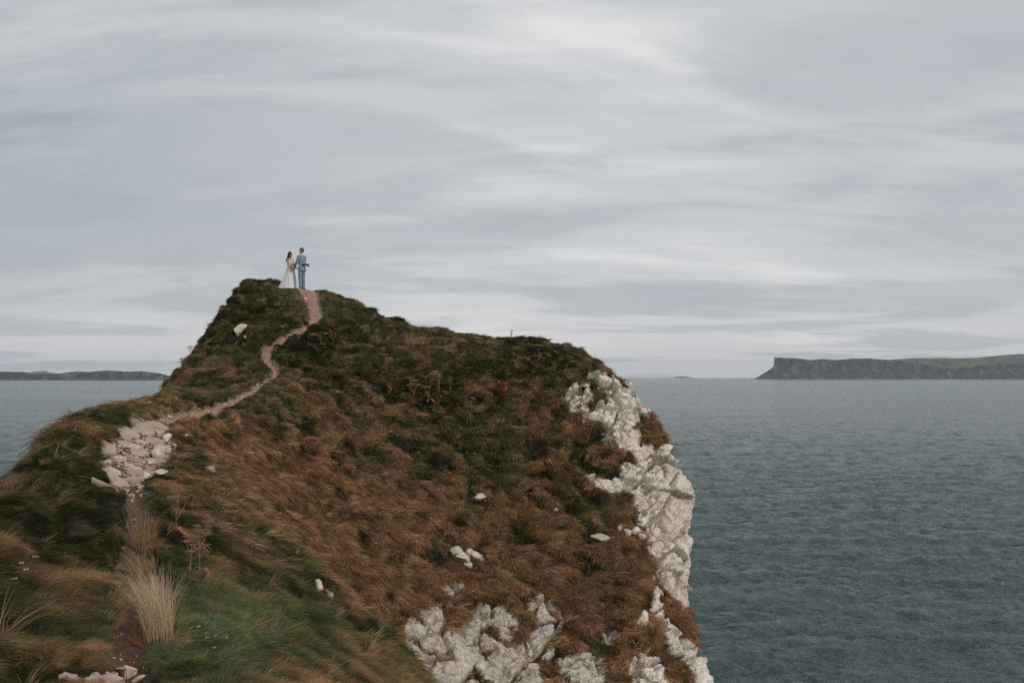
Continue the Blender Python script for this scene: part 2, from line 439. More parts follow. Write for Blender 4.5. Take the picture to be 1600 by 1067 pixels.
# shape of the rock: tilted, cracked blocks in two sizes
rk = rock_m > 0.02
pr = p0[rk]
th = R(24)
rot = np.array([[math.cos(th), 0, math.sin(th)], [0, 1, 0], [-math.sin(th), 0, math.cos(th)]])
warp = np.stack([fbm(pr, 0.8, 3, 101), fbm(pr, 0.8, 3, 102), fbm(pr, 0.8, 3, 103)], 1) * 0.07
pq = (pr + warp) @ rot.T
f1, f2, c1, v1 = voronoi(pq / np.array([1.25, 1.1, 0.85]), 5)
g1, g2, c2, v2 = voronoi(pq / np.array([0.46, 0.42, 0.30]), 15)
e1 = f2 - f1; e2 = g2 - g1
ct = np.stack([np.sin(c1 * 50), np.cos(c1 * 83), np.sin(c1 * 31)], 1)
ct2 = np.stack([np.sin(c2 * 50), np.cos(c2 * 83), np.sin(c2 * 31)], 1)
smooth_zone = np.maximum(sstep(0.0, 0.35, fbm(pr, 2.2, 2, 120) + 0.12), 0.85 * sstep(5.0, 5.6, pr[:, 0]) * sstep(-2.2, -2.8, pr[:, 2]))          # massive faces with few cracks
bed = (pr @ np.array([0.30, -0.12, 0.95])) / 0.62 + 0.5 * fbm(pr, 1.6, 3, 141)      # dipping beds make ledges
led = bed - np.floor(bed)
drk = (0.18 * (c1 - 0.4) + 0.24 * (v1 * ct).sum(1) - 0.36 * (1 - sstep(0.0, 0.085, e1))
       + (1 - 0.8 * smooth_zone) * (0.11 * (c2 - 0.5) + 0.15 * (v2 * ct2).sum(1) - 0.16 * (1 - sstep(0.0, 0.16, e2)))
       + 0.12 * (led - 0.5) * sstep(0.0, 0.3, fbm(pr, 1.8, 2, 143) + 0.1) + 0.05 * fbm(pr, 0.5, 4, 131) + 0.025 * fbm(pr, 0.15, 3, 133))
lw = low_rock[rk]
d_rock = np.zeros(len(p0)); d_rock[rk] = drk * (1 - 0.35 * lw) + 0.08 - 0.10 * lw
# turf and soil fill the wider joints
fill = np.maximum((1 - sstep(0.01, 0.09, e1)) * sstep(-0.15, 0.25, fbm(pr, 0.9, 2, 151) + 0.05 + 0.1 * lw), 0.55 * (1 - sstep(0.0, 0.10, e2)) * lw * sstep(0.0, 0.3, fbm(pr, 0.7, 2, 153)))
rock_geo = rock_m.copy()
rock_m[rk] *= 1 - fill * (0.40 + 0.40 * lw)
disp = d_turf * (1 - path_m) + d_path * path_m
disp = disp * (1 - rock_geo) + d_rock * rock_geo
p1 = p0 + n0 * disp[:, None]
# the ground where the couple stand is trodden flat
STAND = np.array([(462 - CX) / F * 42.2, 42.2]); STAND_Z = -(453.6 - H0) / F * 42.2
sd2 = np.linalg.norm((p1[:, :2] - STAND) * np.array([0.8, 0.9]), axis=1)
wst = 1 - sstep(0.35, 0.95, sd2)
p1[:, 2] = p1[:, 2] * (1 - wst) + (STAND_Z + 0.02 * rn2) * wst
G = p1.reshape(base.shape)
nd = grid_normals(G)
if nd[:, 200, 2].mean() < 0: nd = -nd
n1 = nd.reshape(-1, 3)

# ---- colour zones of the turf
def zone_colors(p, seed=0):
    x, y = proj(p)
    a = fbm(p, 1.15, 4, 201 + seed); b = fbm(p, 3.4, 3, 221 + seed); c = fbm(p, 0.45, 3, 231 + seed)
    brown = np.full(len(p), 0.33)
    near = 1 - sstep(19, 23, p[:, 1])
    left = 1 - sstep(-0.1, 0.5, p[:, 0] - np.interp(p[:, 1], PATH_S[:, 1], PATH_S[:, 0]))
    face = sstep(21, 26, p[:, 1]) * (1 - left)
    brown = brown + face * (np.interp(y, [440, 520, 590, 660, 740, 900], [-0.12, -0.18, -0.09, 0.04, 0.17, 0.30]))
    brown = brown - 0.10 * left * sstep(22, 30, p[:, 1]) - near * left * 0.13 - near * (1 - left) * 0.06
    brown = brown + near * left * 0.12 * sstep(930, 1010, y)                          # browner foot of the picture
    brown = brown - 0.55 * np.exp(-(((x - 330) / 120)**2 + ((y - 965) / 55)**2)) * near   # fresh green patch by the path
    brown = brown + 0.35 * np.exp(-(((x - 420) / 110)**2 + ((y - 760) / 80)**2)) * (p[:, 1] > 19)
    brown = brown - 0.25 * np.exp(-(((x - 790) / 170)**2 + ((y - 730) / 70)**2))
    hum = 1 - 2.4 * np.abs(vnoise(p / 0.95, 3))                                          # tussock crowns coloured as dead grass, hollows a darker green
    w = sstep(0.26, 0.74, brown + 0.55 * a + 0.22 * b + 0.25 * c + 0.42 * (hum - 0.42))
    g_dark = np.array([0.026, 0.033, 0.016]); g_mid = np.array([0.098, 0.110, 0.048]); g_fresh = np.array([0.150, 0.190, 0.092])
    fresh = np.clip(np.exp(-(((x - 330) / 130)**2 + ((y - 975) / 60)**2)) * near + 0.25 * sstep(0.2, 0.6, b), 0, 1)
    mixg = sstep(-0.45, 0.45, b + 0.5 * c + 0.5 * (hum - 0.4))
    green = g_dark + (g_mid - g_dark) * mixg[:, None]
    green = green + (g_fresh - green) * fresh[:, None]
    r_dark = np.array([0.100, 0.056, 0.034]); r_mid = np.array([0.300, 0.160, 0.088]); r_tan = np.array([0.52, 0.325, 0.195])
    k = sstep(-0.5, 0.5, c + 0.4 * a); t = sstep(0.22, 0.6, fbm(p, 0.8, 3, 251 + seed))
    rust = r_dark + (r_mid - r_dark) * k[:, None]
    rust = rust + (r_tan - rust) * np.clip(0.45 * t + 0.6 * sstep(0.45, 1.0, hum + 0.4 * c), 0, 0.85)[:, None]
    ol = sstep(-0.05, 0.35, fbm(p, 1.7, 3, 261 + seed))
    rust = rust + (np.array([0.215, 0.165, 0.082]) - rust) * (0.6 * ol)[:, None]
    # olive hill top
    olive = np.array([0.18, 0.140, 0.062])
    kn = sstep(33, 37, p[:, 1]) * left
    rust = rust + (olive - rust) * (0.55 * kn)[:, None]
    return green + (rust - green) * w[:, None], w
tcol, tw = zone_colors(p1)
hme = grid_mesh('headland', G)
_fr = rock_geo.reshape(G.shape[:2])[:-1, :-1].reshape(-1)
hme.polygons.foreach_set('use_smooth', _fr < 0.6)
set_attr(hme, 'greyed', 'FLOAT', low_rock * (0.55 + 0.45 * sstep(-0.3, 0.3, rn)) + 0.0 * rn); set_attr(hme, 'slabs', 'FLOAT', out_m); set_attr(hme, 'rock', 'FLOAT', rock_m); set_attr(hme, 'path', 'FLOAT', path_m)
set_attr(hme, 'turf', 'FLOAT_COLOR', np.concatenate([tcol, np.ones((len(p1), 1))], 1))

m = NT('headland_ground')
rc, rb, rcs = rock_color(m)
turf = m.attr('turf', out='Color')
soil_n = m.noise(9, 5, 0.6, 0.2, 'Pos')
turf = m.mix(0.35, turf, m.ramp(soil_n, [(0.35, (0.022, 0.016, 0.010)), (0.7, (0.075, 0.050, 0.028))]))
pn = m.noise(14, 5, 0.65, 0.0, 'Pos'); pn2 = m.noise(1.2, 3, 0.5, 0.0, 'Pos')
geo = m.n('ShaderNodeNewGeometry'); sx = m.n('ShaderNodeSeparateXYZ'); m.l(geo.outputs['Position'], sx.inputs[0])
far = m.math('MULTIPLY_ADD', sx.outputs['Y'], 1 / 9.0, -1.45, True)        # dark peat on the near path, pale stony dirt beyond
pc = m.mix(far, m.ramp(pn, [(0.3, (0.042, 0.024, 0.017)), (0.62, (0.105, 0.062, 0.045)), (0.8, (0.24, 0.17, 0.13))]),
           m.ramp(pn, [(0.3, (0.22, 0.125, 0.082)), (0.55, (0.42, 0.27, 0.19)), (0.75, (0.56, 0.42, 0.33))]))
pc = m.mix(m.math('MULTIPLY', pn2, 0.35), pc, (0.16, 0.085, 0.05))
base_c = m.mix(m.attr('path'), turf, pc)
base_c = m.mix(m.attr('slabs'), base_c, m.ramp(pn, [(0.3, (0.045, 0.030, 0.020)), (0.7, (0.15, 0.10, 0.07))]))
rc = m.mix(m.math('MULTIPLY', m.attr('greyed'), 0.85), rc, m.ramp(rb, [(0.35, (0.25, 0.21, 0.175)), (0.6, (0.47, 0.42, 0.365))]))  # the low outcrop is mixed towards a darker grey
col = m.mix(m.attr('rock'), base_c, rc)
hgt = m.math('ADD', m.math('MULTIPLY', rb, 0.35), m.math('MULTIPLY', rcs, 0.4))
vo = m.n('ShaderNodeTexVoronoi', feature='DISTANCE_TO_EDGE'); vo.inputs['Scale'].default_value = 4.5; m.l(m.n('ShaderNodeNewGeometry').outputs['Position'], vo.inputs['Vector'])
hgt = m.math('ADD', hgt, m.math('MULTIPLY', m.math('MINIMUM', vo.outputs['Distance'], 0.06), 5.0))
nb = m.bump(hgt, 1.0, 0.06)
m.bsdf(col, 0.92, nb, 0.2)
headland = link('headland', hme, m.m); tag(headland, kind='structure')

bvh = BVHTree.FromPolygons([tuple(v) for v in p1.tolist()], [tuple(q.vertices) for q in hme.polygons]) if False else None
_q = np.arange(G.shape[0] * G.shape[1]).reshape(G.shape[:2])
_quads = np.stack([_q[:-1, :-1], _q[:-1, 1:], _q[1:, 1:], _q[1:, :-1]], -1).reshape(-1, 4)
bvh = BVHTree.FromPolygons(p1.tolist(), _quads.tolist())
def at(px, py):
    """the spot on the headland seen at a place of the photograph"""
    d = Vector(((px - CX) / F, 1.0, -(py - H0) / F)).normalized()
    loc, no, i, dist = bvh.ray_cast(Vector((0, 0, 0)), d)
    if loc is None or loc.y > 46 or loc.z < -20: return at(px, py + 2) if py < 1300 else (None, None)
    if no.z < -0.2: no = -no
    return loc, no
def drop(x, y):
    loc, no, i, dist = bvh.ray_cast(Vector((x, y, 30)), Vector((0, 0, -1)))
    return loc, (no if no is None or no.z > 0 else -no)
# ------------------------------------------------------------------ the sea
def fft_tile(n, L, wind, lam_min, lam_max, seed):
    r = np.random.default_rng(seed); k1 = 2 * math.pi * np.fft.fftfreq(n, L / n)
    kx, ky = np.meshgrid(k1, k1, indexing='ij'); k = np.hypot(kx, ky); k[0, 0] = 1e-6
    g = 9.81; Lp = wind**2 / g
    cosw = (kx * math.cos(R(-70)) + ky * math.sin(R(-70))) / k
    S = np.exp(-1 / (k * Lp)**2) / k**4 * (0.12 + np.abs(cosw)**4)
    S *= (k > 2 * math.pi / lam_max) & (k < 2 * math.pi / lam_min); S[0, 0] = 0
    a = np.sqrt(S) * (r.standard_normal((n, n)) + 1j * r.standard_normal((n, n)))
    h = np.fft.ifft2(a).real
    dx = np.fft.ifft2(-1j * kx / k * a).real; dy = np.fft.ifft2(-1j * ky / k * a).real
    s = h.std(); return h / s, dx / s, dy / s
def samp(T, L, x, y):
    n = T.shape[0]; u = (x / L * n) % n; v = (y / L * n) % n
    i = np.floor(u).astype(int); j = np.floor(v).astype(int); fu = u - i; fv = v - j; i %= n; j %= n; i2 = (i + 1) % n; j2 = (j + 1) % n
    return (T[i, j] * (1 - fu) * (1 - fv) + T[i2, j] * fu * (1 - fv) + T[i, j2] * (1 - fu) * fv + T[i2, j2] * fu * fv)
RMAX = 28000.0
pyr = np.concatenate([np.geomspace(1, 1.0, 1), ])
vals = np.concatenate([np.arange(-SEA * F / RMAX, 20, 0.9), np.arange(20, 300, 0.85), np.arange(300, 520, 1.3), np.geomspace(520, 2600, 70)])
rad = (-SEA * F / vals)
ang = np.concatenate([np.arange(-34, 34, 0.085), np.arange(34, 326, 4.0)])
Rr, An = np.meshgrid(rad, np.radians(ang), indexing='ij')
X = Rr * np.sin(An); Y = Rr * np.cos(An)
h1, hx1, hy1 = fft_tile(512, 190.0, 4.6, 1.2, 40.0, 3)
h2, hx2, hy2 = fft_tile(512, 57.0, 2.3, 0.4, 7.0, 4)
f1_ = np.interp(Rr, [0, 500, 1600], [1, 0.8, 0.0]); f2_ = np.interp(Rr, [0, 260, 650], [1, 0.8, 0.0])
c_, s_ = math.cos(0.5), math.sin(0.5)
X2, Y2 = X * c_ - Y * s_, X * s_ + Y * c_
Hh = 0.27 * f1_ * samp(h1, 190.0, X, Y) + 0.105 * f2_ * samp(h2, 57.0, X2, Y2)
DX = 0.30 * f1_ * samp(hx1, 190.0, X, Y); DY = 0.30 * f1_ * samp(hy1, 190.0, X, Y)
SV = np.stack([X + DX, Y + DY, SEA + Hh], -1)
sme = grid_mesh('sea', SV, wrap=True)
set_attr(sme, 'crest', 'FLOAT', (sstep(2.9, 3.4, samp(h1, 190.0, X, Y)) * (Rr < 900)).reshape(-1))
m = NT('sea_water')
b1 = m.noise(0.9, 6, 0.62, 0.4, 'Pos', (0.55, 1.0, 1, 0, 0, R(14)))
b0 = m.noise(3.2, 5, 0.65, 0.3, 'Pos', (0.6, 1.0, 1, 0, 0, R(18)))
b2 = m.noise(0.16, 6, 0.6, 0.5, 'Pos', (0.45, 1.0, 1, 0, 0, R(10)))
b3 = m.noise(0.022, 6, 0.6, 0.3, 'Pos', (0.4, 1.0, 1, 0, 0, R(8)))
nn = m.bump(b0, 1.0, 0.12); nn = m.bump(b1, 1.0, 0.95, nn); nn = m.bump(b2, 1.0, 3.4, nn); nn = m.bump(b3, 0.9, 12.0, nn)
gust = m.noise(0.0035, 4, 0.5, 0.4, 'Pos', (0.35, 1.0, 1, 0, 0, R(-6)))
wc = m.mix(gust, (0.046, 0.080, 0.076), (0.084, 0.128, 0.118))
foam_n = m.noise(0.35, 3, 0.5, 0, 'Pos', (0.5, 1, 1))
m.bsdf(wc, m.math('MULTIPLY_ADD', gust, 0.20, 0.08), nn, 0.5, IOR=1.333)
foam_t = m.math('MULTIPLY', m.attr('crest'), m.ramp(m.noise(1.3, 5, 0.7, 0.3, 'Pos'), [(0.48, 0.0), (0.6, 1.0)]))
_b = [n for n in m.t.nodes if n.type == 'BSDF_PRINCIPLED'][0]
m.l(m.mix(foam_t, wc, (0.62, 0.66, 0.66)), _b.inputs['Base Color'])
sea = link('sea', sme, m.m); tag(sea, kind='structure')

# ------------------------------------------------------------------ the far coasts
def coast(name, D, profile, depth, x_left_cap, cols, seed, spur=True):
    """a long headland at distance D: profile = [(px, py_top, plateau_m)], cliff above a scree apron"""
    P = np.array(profile, float); xs = (np.linspace(P[0, 0], P[-1, 0], cols) - CX) / F * D
    q = np.linspace(P[0, 0], P[-1, 0], cols)
    top = (H0 - np.interp(q, P[:, 0], P[:, 1])) / F * D                 # height over the eye
    return xs, top, q
def build_coast(name, D, prof, apron, back_rise, seed, label_mat, nrow=46, px_step=1.0, back=1600.0, setback=0.5, tier_add=0.0):
    P = np.array(prof, float); q = np.arange(P[0, 0], P[-1, 0] + 0.1, px_step)
    x = (q - CX) / F * D
    top = np.maximum((H0 - np.interp(q, P[:, 0], P[:, 1])) / F * D, SEA + 3)
    p3 = np.stack([x, np.zeros_like(x), np.zeros_like(x)], 1)
    top = top + 5.0 * fbm(p3, 160, 4, seed) + 2.0 * fbm(p3, 30, 2, seed + 5)
    ap = SEA + (top - SEA) * np.interp(q, [a for a, _ in apron], [b for _, b in apron])
    gul = 70 * fbm(p3, 300, 4, seed + 9) + 26 * fbm(p3, 80, 3, seed + 11)
    rows_ = []
    t = np.concatenate([np.linspace(0, 1, 14), np.linspace(1, 2, 16)[1:], np.linspace(2, 3, 16)[1:]])
    V = np.zeros((len(t), len(x), 3))
    run = (ap - SEA) * 1.5; cliff_run = (top - ap) * setback
    for i, tt in enumerate(t):
        if tt <= 1:   yy = -run * (1 - tt); zz_ = SEA - 4 + (ap - SEA + 4) * tt**1.15
        elif tt <= 2: u = tt - 1; yy = cliff_run * u; zz_ = ap + (top - ap) * u
        else:         u = tt - 2; yy = cliff_run + back * u; zz_ = top + back_rise * math.sin(u * math.pi * 0.5) * 0 - (u**2) * 30
        V[i, :, 0] = x * (1 + (run + yy) / D); V[i, :, 1] = D + run + yy + gul * min(1, 0.4 + tt * 0.5) * (1 if tt <= 2 else 1 - 0.5 * (tt - 2)); V[i, :, 2] = zz_
    fl = V.reshape(-1, 3); dd = fbm(fl, 60, 4, seed + 21)
    tt_ = np.repeat(t, len(x))
    fl[:, 1] += 16 * dd * (tt_ < 2.01); fl[:, 2] += 5 * dd * (tt_ < 1.9) * (tt_ > 0.05)
    # columnar joints on the upper cliff
    fl[:, 1] += 10 * vnoise(np.stack([fl[:, 0] / 22, fl[:, 2] / 400, fl[:, 1] * 0], 1), seed + 31) * ((tt_ > 0.9) & (tt_ < 2))
    V = fl.reshape(V.shape)
    me = grid_mesh(name, V, smooth=True)
    set_attr(me, 'tier', 'FLOAT', tt_ + tier_add)
    return me
m = NT('far_land')
geo = m.n('ShaderNodeNewGeometry'); sn = m.n('ShaderNodeSeparateXYZ'); m.l(geo.outputs['Normal'], sn.inputs[0])
fn = m.noise(0.006, 6, 0.6, 0.4, 'Pos', (1, 0.35, 2.2)); fn2 = m.noise(0.011, 6, 0.68, 0.5, 'Pos', (1, 0.6, 0.5))
tier = m.attr('tier')
field = m.ramp(fn, [(0.36, (0.040, 0.045, 0.026)), (0.5, (0.080, 0.086, 0.042)), (0.62, (0.125, 0.115, 0.060))])
crag = m.ramp(fn2, [(0.35, (0.020, 0.017, 0.021)), (0.52, (0.056, 0.050, 0.056)), (0.68, (0.17, 0.155, 0.15))])
scree = m.mix(m.ramp(fn, [(0.42, 0.0), (0.62, 0.8)]), crag, (0.060, 0.054, 0.040))
low = m.mix(m.math('MULTIPLY_ADD', tier, 2.2, -1.6, True), scree, crag)
flat = m.math('MULTIPLY_ADD', sn.outputs['Z'], 5.0, -3.6, True)
up = m.math('ADD', m.math('MULTIPLY_ADD', tier, 2.2, -3.6), m.math('MULTIPLY_ADD', fn, 3.0, -1.4), None, True)
colr = m.mix(m.math('MULTIPLY', m.math('MAXIMUM', up, 0.0), flat), low, field)
m.bsdf(colr, 0.95, None, 0.1)
far_mat = m.m
prof = [(1178,592.5),(1192,584),(1207,574),(1209.5,570),(1210,557.2),(1240,559.0),(1268,561.8),(1285,560.5),(1310,562),(1330,559.5),(1360,559.5),(1395,562),(1430,567),(1470,574.5),(1500,575),(1530,571),(1565,568),(1600,567),(1800,571),(2100,578)]
me = build_coast('far_headland', 11000, prof, [(1178,0.9),(1209,0.50),(1250,0.48),(1330,0.55),(1420,0.6),(1600,0.7),(2100,0.7)], 0, 301, None, back=900)
fh = link('far_headland', me, far_mat)
prof2 = [(1340,585),(1365,566),(1395,560),(1430,557.5),(1460,557),(1500,558),(1530,556.5),(1560,553),(1590,550.5),(1620,550),(1700,552),(1850,556),(2100,566)]
me = build_coast('far_hill', 12600, prof2, [(1340,0.3),(2100,0.3)], 0, 331, None, back=1500, setback=3.6, tier_add=0.9)
fh2 = link('far_hill', me, far_mat)
prof3 = [(-700,575),(-300,577),(-100,579),(0,580.5),(30,580.8),(50,583.5),(80,584),(110,581.5),(140,580.5),(165,578.6),(195,580),(222,579.6),(240,581.5),(258,585.5),(268,588),(300,591),(310,593.5)]
me = build_coast('far_island', 8200, prof3, [(-700,0.45),(0,0.35),(150,0.4),(230,0.5),(310,0.9)], 0, 361, None, back=900, setback=1.4)
fi = link('far_island', me, far_mat)
def blue_hill(name, D, prof, seed):
    me = build_coast(name, D, prof, [(prof[0][0], 0.3), (prof[-1][0], 0.3)], 0, seed, None, back=900, px_step=0.5, setback=3.0)
    return link(name, me, far_mat)
bh = [blue_hill('distant_hills', 25000, [(10,587),(33,580.2),(45,581.8),(58,579.6),(70,579.2),(80,582),(95,583),(108,581),(122,579.4),(135,581),(170,585),(230,588)], 401),
      blue_hill('distant_island', 25500, [(1053,589.6),(1058,588.4),(1064,587.6),(1068,587.9),(1076,588.8),(1082,589.6)], 421)]
for o in (fh, fh2, fi, *bh): tag(o, kind='structure')

# ------------------------------------------------------------------ the air
def haze(density):
    x, y0, z0, z1 = 30500.0, -30500.0, -36.0, 420.0
    v = [(sx_ * x, sy_ * x, zz_) for zz_ in (z0, z1) for sy_ in (-1, 1) for sx_ in (-1, 1)]
    f = [(0, 2, 3, 1), (4, 5, 7, 6), (0, 1, 5, 4), (2, 6, 7, 3), (0, 4, 6, 2), (1, 3, 7, 5)]
    me = mesh_from('haze', v, f, False)
    mm = NT('haze_air'); pv = mm.n('ShaderNodeVolumePrincipled')
    pv.inputs['Color'].default_value = (0.80, 0.87, 1.0, 1); pv.inputs['Density'].default_value = density
    pv.inputs['Anisotropy'].default_value = 0.2
    mm.l(pv.outputs[0], mm.out.inputs['Volume']); mm.m.cycles.volume_sampling = 'DISTANCE'
    o = link('haze', me, mm.m); tag(o, kind='stuff'); return o
# ------------------------------------------------------------------ grass
def clump(name, nb, rad, lmin, lmax, width, lean, spread, droop, seed, seg=3, flare=0.0):
    """a tuft: nb bent tapering blades, leaning towards +X"""
    r = np.random.default_rng(seed); vs_, fs_, vr = [], [], []
    for i in range(nb):
        a = r.uniform(0, 2 * math.pi); rr = rad * math.sqrt(r.uniform())
        root = np.array([rr * math.cos(a), rr * math.sin(a), -0.03])
        L = r.uniform(lmin, lmax); d = np.array([lean + spread * r.normal() + flare * root[0] / rad, spread * r.normal() + flare * root[1] / rad, 1.0]); d /= np.linalg.norm(d)
        bend = np.array([r.normal(1.0, 0.45), r.normal(0, 0.5), -0.9]) * droop * r.uniform(0.5, 1.3)
        side = np.cross(d, [r.normal(), r.normal(), 0.3]); side /= np.linalg.norm(side)
        w = width * r.uniform(0.7, 1.25); k0 = len(vs_); rv = r.uniform()
        for s in range(seg):
            t = s / seg; c = root + d * L * t + bend * L * t * t
            ww = w * (1 - 0.55 * t) * 0.5
            vs_ += [c - side * ww, c + side * ww]; vr += [rv, rv]
        c = root + d * L + bend * L; vs_.append(c); vr.append(rv)
        for s in range(seg - 1): fs_.append((k0 + 2*s, k0 + 2*s + 1, k0 + 2*s + 3, k0 + 2*s + 2))
        e = k0 + 2 * (seg - 1); fs_.append((e, e + 1, e + 2))
    me = mesh_from(name, vs_, fs_, False); set_attr(me, 'bv', 'FLOAT', np.array(vr)); return me
m = NT('grass_blades')
ic = m.attr('col', 'INSTANCER', 'Color'); bv = m.attr('bv')
gc = m.mix(m.ramp(bv, [(0.0, 0.0), (1.0, 1.0)]), m.mix(1.0, ic, (0.42, 0.42, 0.42), 'MULTIPLY'), m.mix(1.0, ic, (1.75, 1.68, 1.6), 'MULTIPLY'))
gc = m.mix(m.ramp(bv, [(0.86, 0.0), (0.93, 0.55)]), gc, (0.34, 0.23, 0.125))
df = m.n('ShaderNodeBsdfDiffuse'); m.l(gc, df.inputs[0])
tr = m.n('ShaderNodeBsdfTranslucent'); m.l(gc, tr.inputs[0])
mx = m.n('ShaderNodeMixShader'); mx.inputs[0].default_value = 0.28
m.l(df.outputs[0], mx.inputs[1]); m.l(tr.outputs[0], mx.inputs[2]); m.l(mx.outputs[0], m.out.inputs[0])
grass_mat = m.m
def inst_collection(name, meshes, mat):
    c = bpy.data.collections.new(name)
    for i, me in enumerate(meshes):
        me.materials.append(mat); o = bpy.data.objects.new(me.name, me); c.objects.link(o)
    return c
def scatter(name, P, E, S, C, I, coll):
    """one object whose points carry tufts or pebbles"""
    me = bpy.data.meshes.new(name); me.vertices.add(len(P)); me.vertices.foreach_set('co', P.astype(np.float32).reshape(-1))
    set_attr(me, 'rot', 'FLOAT_VECTOR', E); set_attr(me, 'scl', 'FLOAT_VECTOR', S if S.ndim == 2 else np.repeat(S[:, None], 3, 1))
    set_attr(me, 'col', 'FLOAT_COLOR', np.concatenate([C, np.ones((len(P), 1))], 1)); set_attr(me, 'idx', 'INT', I)
    o = link(name, me)
    ng = bpy.data.node_groups.new(name + '_scatter', 'GeometryNodeTree')
    ng.interface.new_socket('Geometry', in_out='INPUT', socket_type='NodeSocketGeometry')
    ng.interface.new_socket('Geometry', in_out='OUTPUT', socket_type='NodeSocketGeometry')
    gi = ng.nodes.new('NodeGroupInput'); go = ng.nodes.new('NodeGroupOutput')
    ip = ng.nodes.new('GeometryNodeInstanceOnPoints'); ci = ng.nodes.new('GeometryNodeCollectionInfo')
    ci.inputs['Collection'].default_value = coll; ci.inputs['Separate Children'].default_value = True; ci.inputs['Reset Children'].default_value = True
    def na(n, t):
        a = ng.nodes.new('GeometryNodeInputNamedAttribute'); a.data_type = t; a.inputs['Name'].default_value = n; return a.outputs['Attribute']
    L = ng.links.new
    L(gi.outputs[0], ip.inputs['Points']); L(ci.outputs[0], ip.inputs['Instance']); ip.inputs['Pick Instance'].default_value = True
    L(na('idx', 'INT'), ip.inputs['Instance Index']); L(na('rot', 'FLOAT_VECTOR'), ip.inputs['Rotation']); L(na('scl', 'FLOAT_VECTOR'), ip.inputs['Scale'])
    L(ip.outputs[0], go.inputs[0])
    md = o.modifiers.new('scatter', 'NODES'); md.node_group = ng
    return o
def frames(n, lean):
    """euler angles with Z along n and X along the lean direction"""
    Z = n / np.linalg.norm(n, axis=1, keepdims=True)
    Xv = lean - Z * (lean * Z).sum(1, keepdims=True); Xv /= np.maximum(np.linalg.norm(Xv, axis=1, keepdims=True), 1e-6)
    Yv = np.cross(Z, Xv)
    return np.stack([np.arctan2(Yv[:, 2], Z[:, 2]), np.arcsin(np.clip(-Xv[:, 2], -1, 1)), np.arctan2(Xv[:, 1], Xv[:, 0])], 1)

# quads of the ground with their areas
A_ = G[:-1, :-1]; B_ = G[:-1, 1:]; C_ = G[1:, 1:]; D_ = G[1:, :-1]
area = (0.5 * np.linalg.norm(np.cross(C_ - A_, D_ - B_), axis=2)).reshape(-1)
qrock = rock_m.reshape(G.shape[:2])[:-1, :-1].reshape(-1); qpath = path_m.reshape(G.shape[:2])[:-1, :-1].reshape(-1)
qsem = semi.reshape(G.shape[:2])[:-1, :-1].reshape(-1); qy = G[:-1, :-1, 1].reshape(-1)
qx_, qy_ = proj(G[:-1, :-1].reshape(-1, 3))
qout = (poly_sd(qx_, qy_, OUT_POLY) < -1) & (qy < 24) & (qy > 14)
def pick(n_per_m2, ok):
    w = area * n_per_m2 * ok; n = int(w.sum()); c = np.cumsum(w)
    k = np.searchsorted(c, rng.uniform(0, c[-1], n)); nc = G.shape[1] - 1
    r, cc = k // nc, k % nc; u, v = rng.uniform(size=(2, n))[:, :, None]
    P = G[r, cc] * (1-u) * (1-v) + G[r, cc+1] * u * (1-v) + G[r+1, cc+1] * u * v + G[r+1, cc] * (1-u) * v
    return P, nd[r, cc], k
live = (qrock < 0.45) * (qpath < 0.12) * (~qout) * (qsem > 1.3) * (qsem < 13.4)
def lean_dirs(P, N, wind, noise_amt, seed):
    down = np.stack([N[:, 0], N[:, 1], -0 * N[:, 2]], 1)
    th_ = 2.2 * fbm(P, 1.0, 2, seed)
    wv = np.stack([wind[0] * np.ones(len(P)), wind[1] * np.ones(len(P)), np.zeros(len(P))], 1)
    L = down * 1.3 + wv
    L /= np.maximum(np.linalg.norm(L, axis=1, keepdims=True), 1e-6)
    th_ = th_ * noise_amt + rng.normal(0, 0.42, len(P))
    c, s = np.cos(th_), np.sin(th_)
    return np.stack([L[:, 0] * c - L[:, 1] * s, L[:, 0] * s + L[:, 1] * c, -0.2 + 0 * c], 1)
UP = np.array([0, 0, 1.0])
types = []
for i in range(4): types.append(clump('tussock_far', 70, 0.16, 0.10, 0.25, 0.010, 1.05, 0.42, 0.45, 20 + i))            # 0-3
for i in range(4): types.append(clump('tussock_near', 120, 0.12, 0.09, 0.25, 0.0042, 0.70, 0.42, 0.50, 30 + i, 4))      # 4-7
for i in range(3): types.append(clump('short_grass', 110, 0.11, 0.06, 0.14, 0.0042, 0.45, 0.35, 0.35, 40 + i))          # 8-10
for i in range(3): types.append(clump('tall_wisp', 26, 0.06, 0.30, 0.55, 0.004, 0.35, 0.22, 0.28, 50 + i, 4))           # 11-13
for i in range(3): types.append(clump('low_herb', 60, 0.14, 0.06, 0.15, 0.028, 0.1, 0.75, 0.35, 60 + i, 2))             # 14-16
